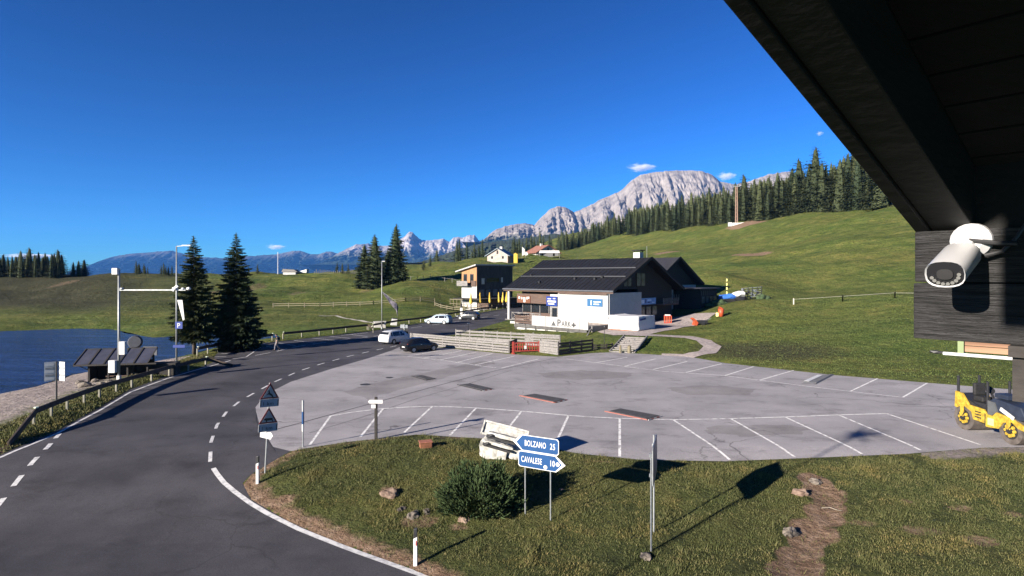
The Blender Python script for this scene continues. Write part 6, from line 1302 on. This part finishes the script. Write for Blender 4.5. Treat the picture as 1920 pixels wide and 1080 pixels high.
# bullet camera
K = Vector((0, 0, 0)); fc = P(1772, 514, 1.36); bk = P(1806, 474, 1.47)
sc_c = thing("security_camera", "white bullet security camera mounted on the dark timber beam", "camera", fc)
ax_ = (bk - fc).normalized(); sd_ = ax_.cross(Vector((0, 0, 1))).normalized(); up_ = sd_.cross(ax_)
def oval(rx, rz, n=20): return [(sd_ * (math.copysign(abs(math.cos(a)) ** .8, math.cos(a)) * rx) + up_ * (math.copysign(abs(math.sin(a)) ** .75, math.sin(a)) * rz)) for a in [2 * math.pi * k / n for k in range(n)]]
def loft(secs, caps=(True, True)):
    mb = MB(); n = len(secs[0])
    for s in secs: mb.v += [tuple(p) for p in s]
    for i in range(len(secs) - 1): mb.f += [(i * n + k, i * n + (k + 1) % n, (i + 1) * n + (k + 1) % n, (i + 1) * n + k) for k in range(n)]
    if caps[0]: mb.f.append(tuple(range(n - 1, -1, -1)))
    if caps[1]: mb.f.append(tuple((len(secs) - 1) * n + k for k in range(n)))
    return mb
Lc = (bk - fc).length; M_cam = mat("camera_white", (.42, .42, .43), .35, .02, 3)
ov = oval(.039, .031)
loft([[p * .93 - ax_ * .0 for p in ov], [p - ax_ * .004 for p in ov], [p + ax_ * .004 for p in ov], [p * 1.0 + ax_ * (Lc * .9) for p in ov], [p * .85 + ax_ * Lc for p in ov]], (False, True)).build("housing", M_cam, sc_c, True, angle=.7)
loft([[p * .93 + ax_ * .0 for p in ov], [p * .90 + ax_ * .008 for p in ov]]).build("front_glass", mat("camera_glass", (.012, .012, .014), .12, .1, 5, spec=.6), sc_c)
lc = -ax_ * .002; lens = loft([[p * .42 + lc for p in ov], [p * .40 + lc * 2.2 for p in ov]]).build("lens", M_black, sc_c)
for k in range(9):
    a = math.radians(200 + k * 20); c_ = sd_ * math.cos(a) * .027 + up_ * math.sin(a) * .023 - ax_ * .003
    MB().cyl(c_, c_ - ax_ * .0015, .0042, .0042, 8).build("led", mat("led_silver", (.13, .13, .125), .25), lens)
mt_ = Vector((1.18, 1.506, 8.388)) - fc
MB().cyl(mt_ - nrm * .005, mt_ + nrm * .012, .046, .044, 20).cyl(mt_ + nrm * .012, mt_ + nrm * .03, .044, .028, 20).build("mount", M_cam, sc_c, True, angle=.6); MB().cyl(mt_ + nrm * .01, bk - fc - ax_ * .02, .014, .014, 10).build("bracket", M_cam, sc_c)
MB().tube([mt_ + nrm * .02 + Vector((.0, 0, -.025)), mt_ + nrm * .03 + d2 * .03 + Vector((0, 0, -.04)), mt_ + nrm * .025 + d2 * .065 + Vector((0, 0, -.03)), mt_ + nrm * .02 + d2 * .09 + Vector((0, 0, .0)), mt_ + nrm * .01 + d2 * .11 + Vector((0, 0, .04))], .005, 8).tube([mt_ + nrm * .03 + d2 * .0, mt_ + nrm * .03 + d2 * .05 + Vector((0, 0, -.008)), mt_ + nrm * .03 + d2 * .095 + Vector((0, 0, -.012))], .006, 8).build("cable", M_dark, sc_c)

# the pole outside the view whose tufted top throws the shadow on the near bays
tp = G(1612, 816); pb_ = Vector((tp.x, tp.y, 0)) - Vector((sdir.x, sdir.y, 0)).normalized() * 0 + Vector((sdir.x, sdir.y, 0)).normalized() * (12.0 / math.tan(SUN_EL))
po = thing("tufted_pole", "tall pole with bushy top outside the view, seen by its shadow on the bays", "pole", (pb_.x, pb_.y, -1.5))
MB().cyl((0, 0, -.5), (0, 0, 13.4), .05, .045, 8).build("pole", M_pole, po); tuft = MB(); rt = random.Random(2)
for k in range(46):
    d_ = Vector((rt.uniform(-1, 1), rt.uniform(-1, 1), rt.uniform(-.6, .8))).normalized(); s_ = d_.orthogonal().normalized() * .09; c_ = Vector((0, 0, 13.5)); tuft.add([c_ - s_, c_ + s_, c_ + d_ * rt.uniform(.5, 1.25)], [(0, 1, 2)])
tuft.build("tuft", M_dark, po)
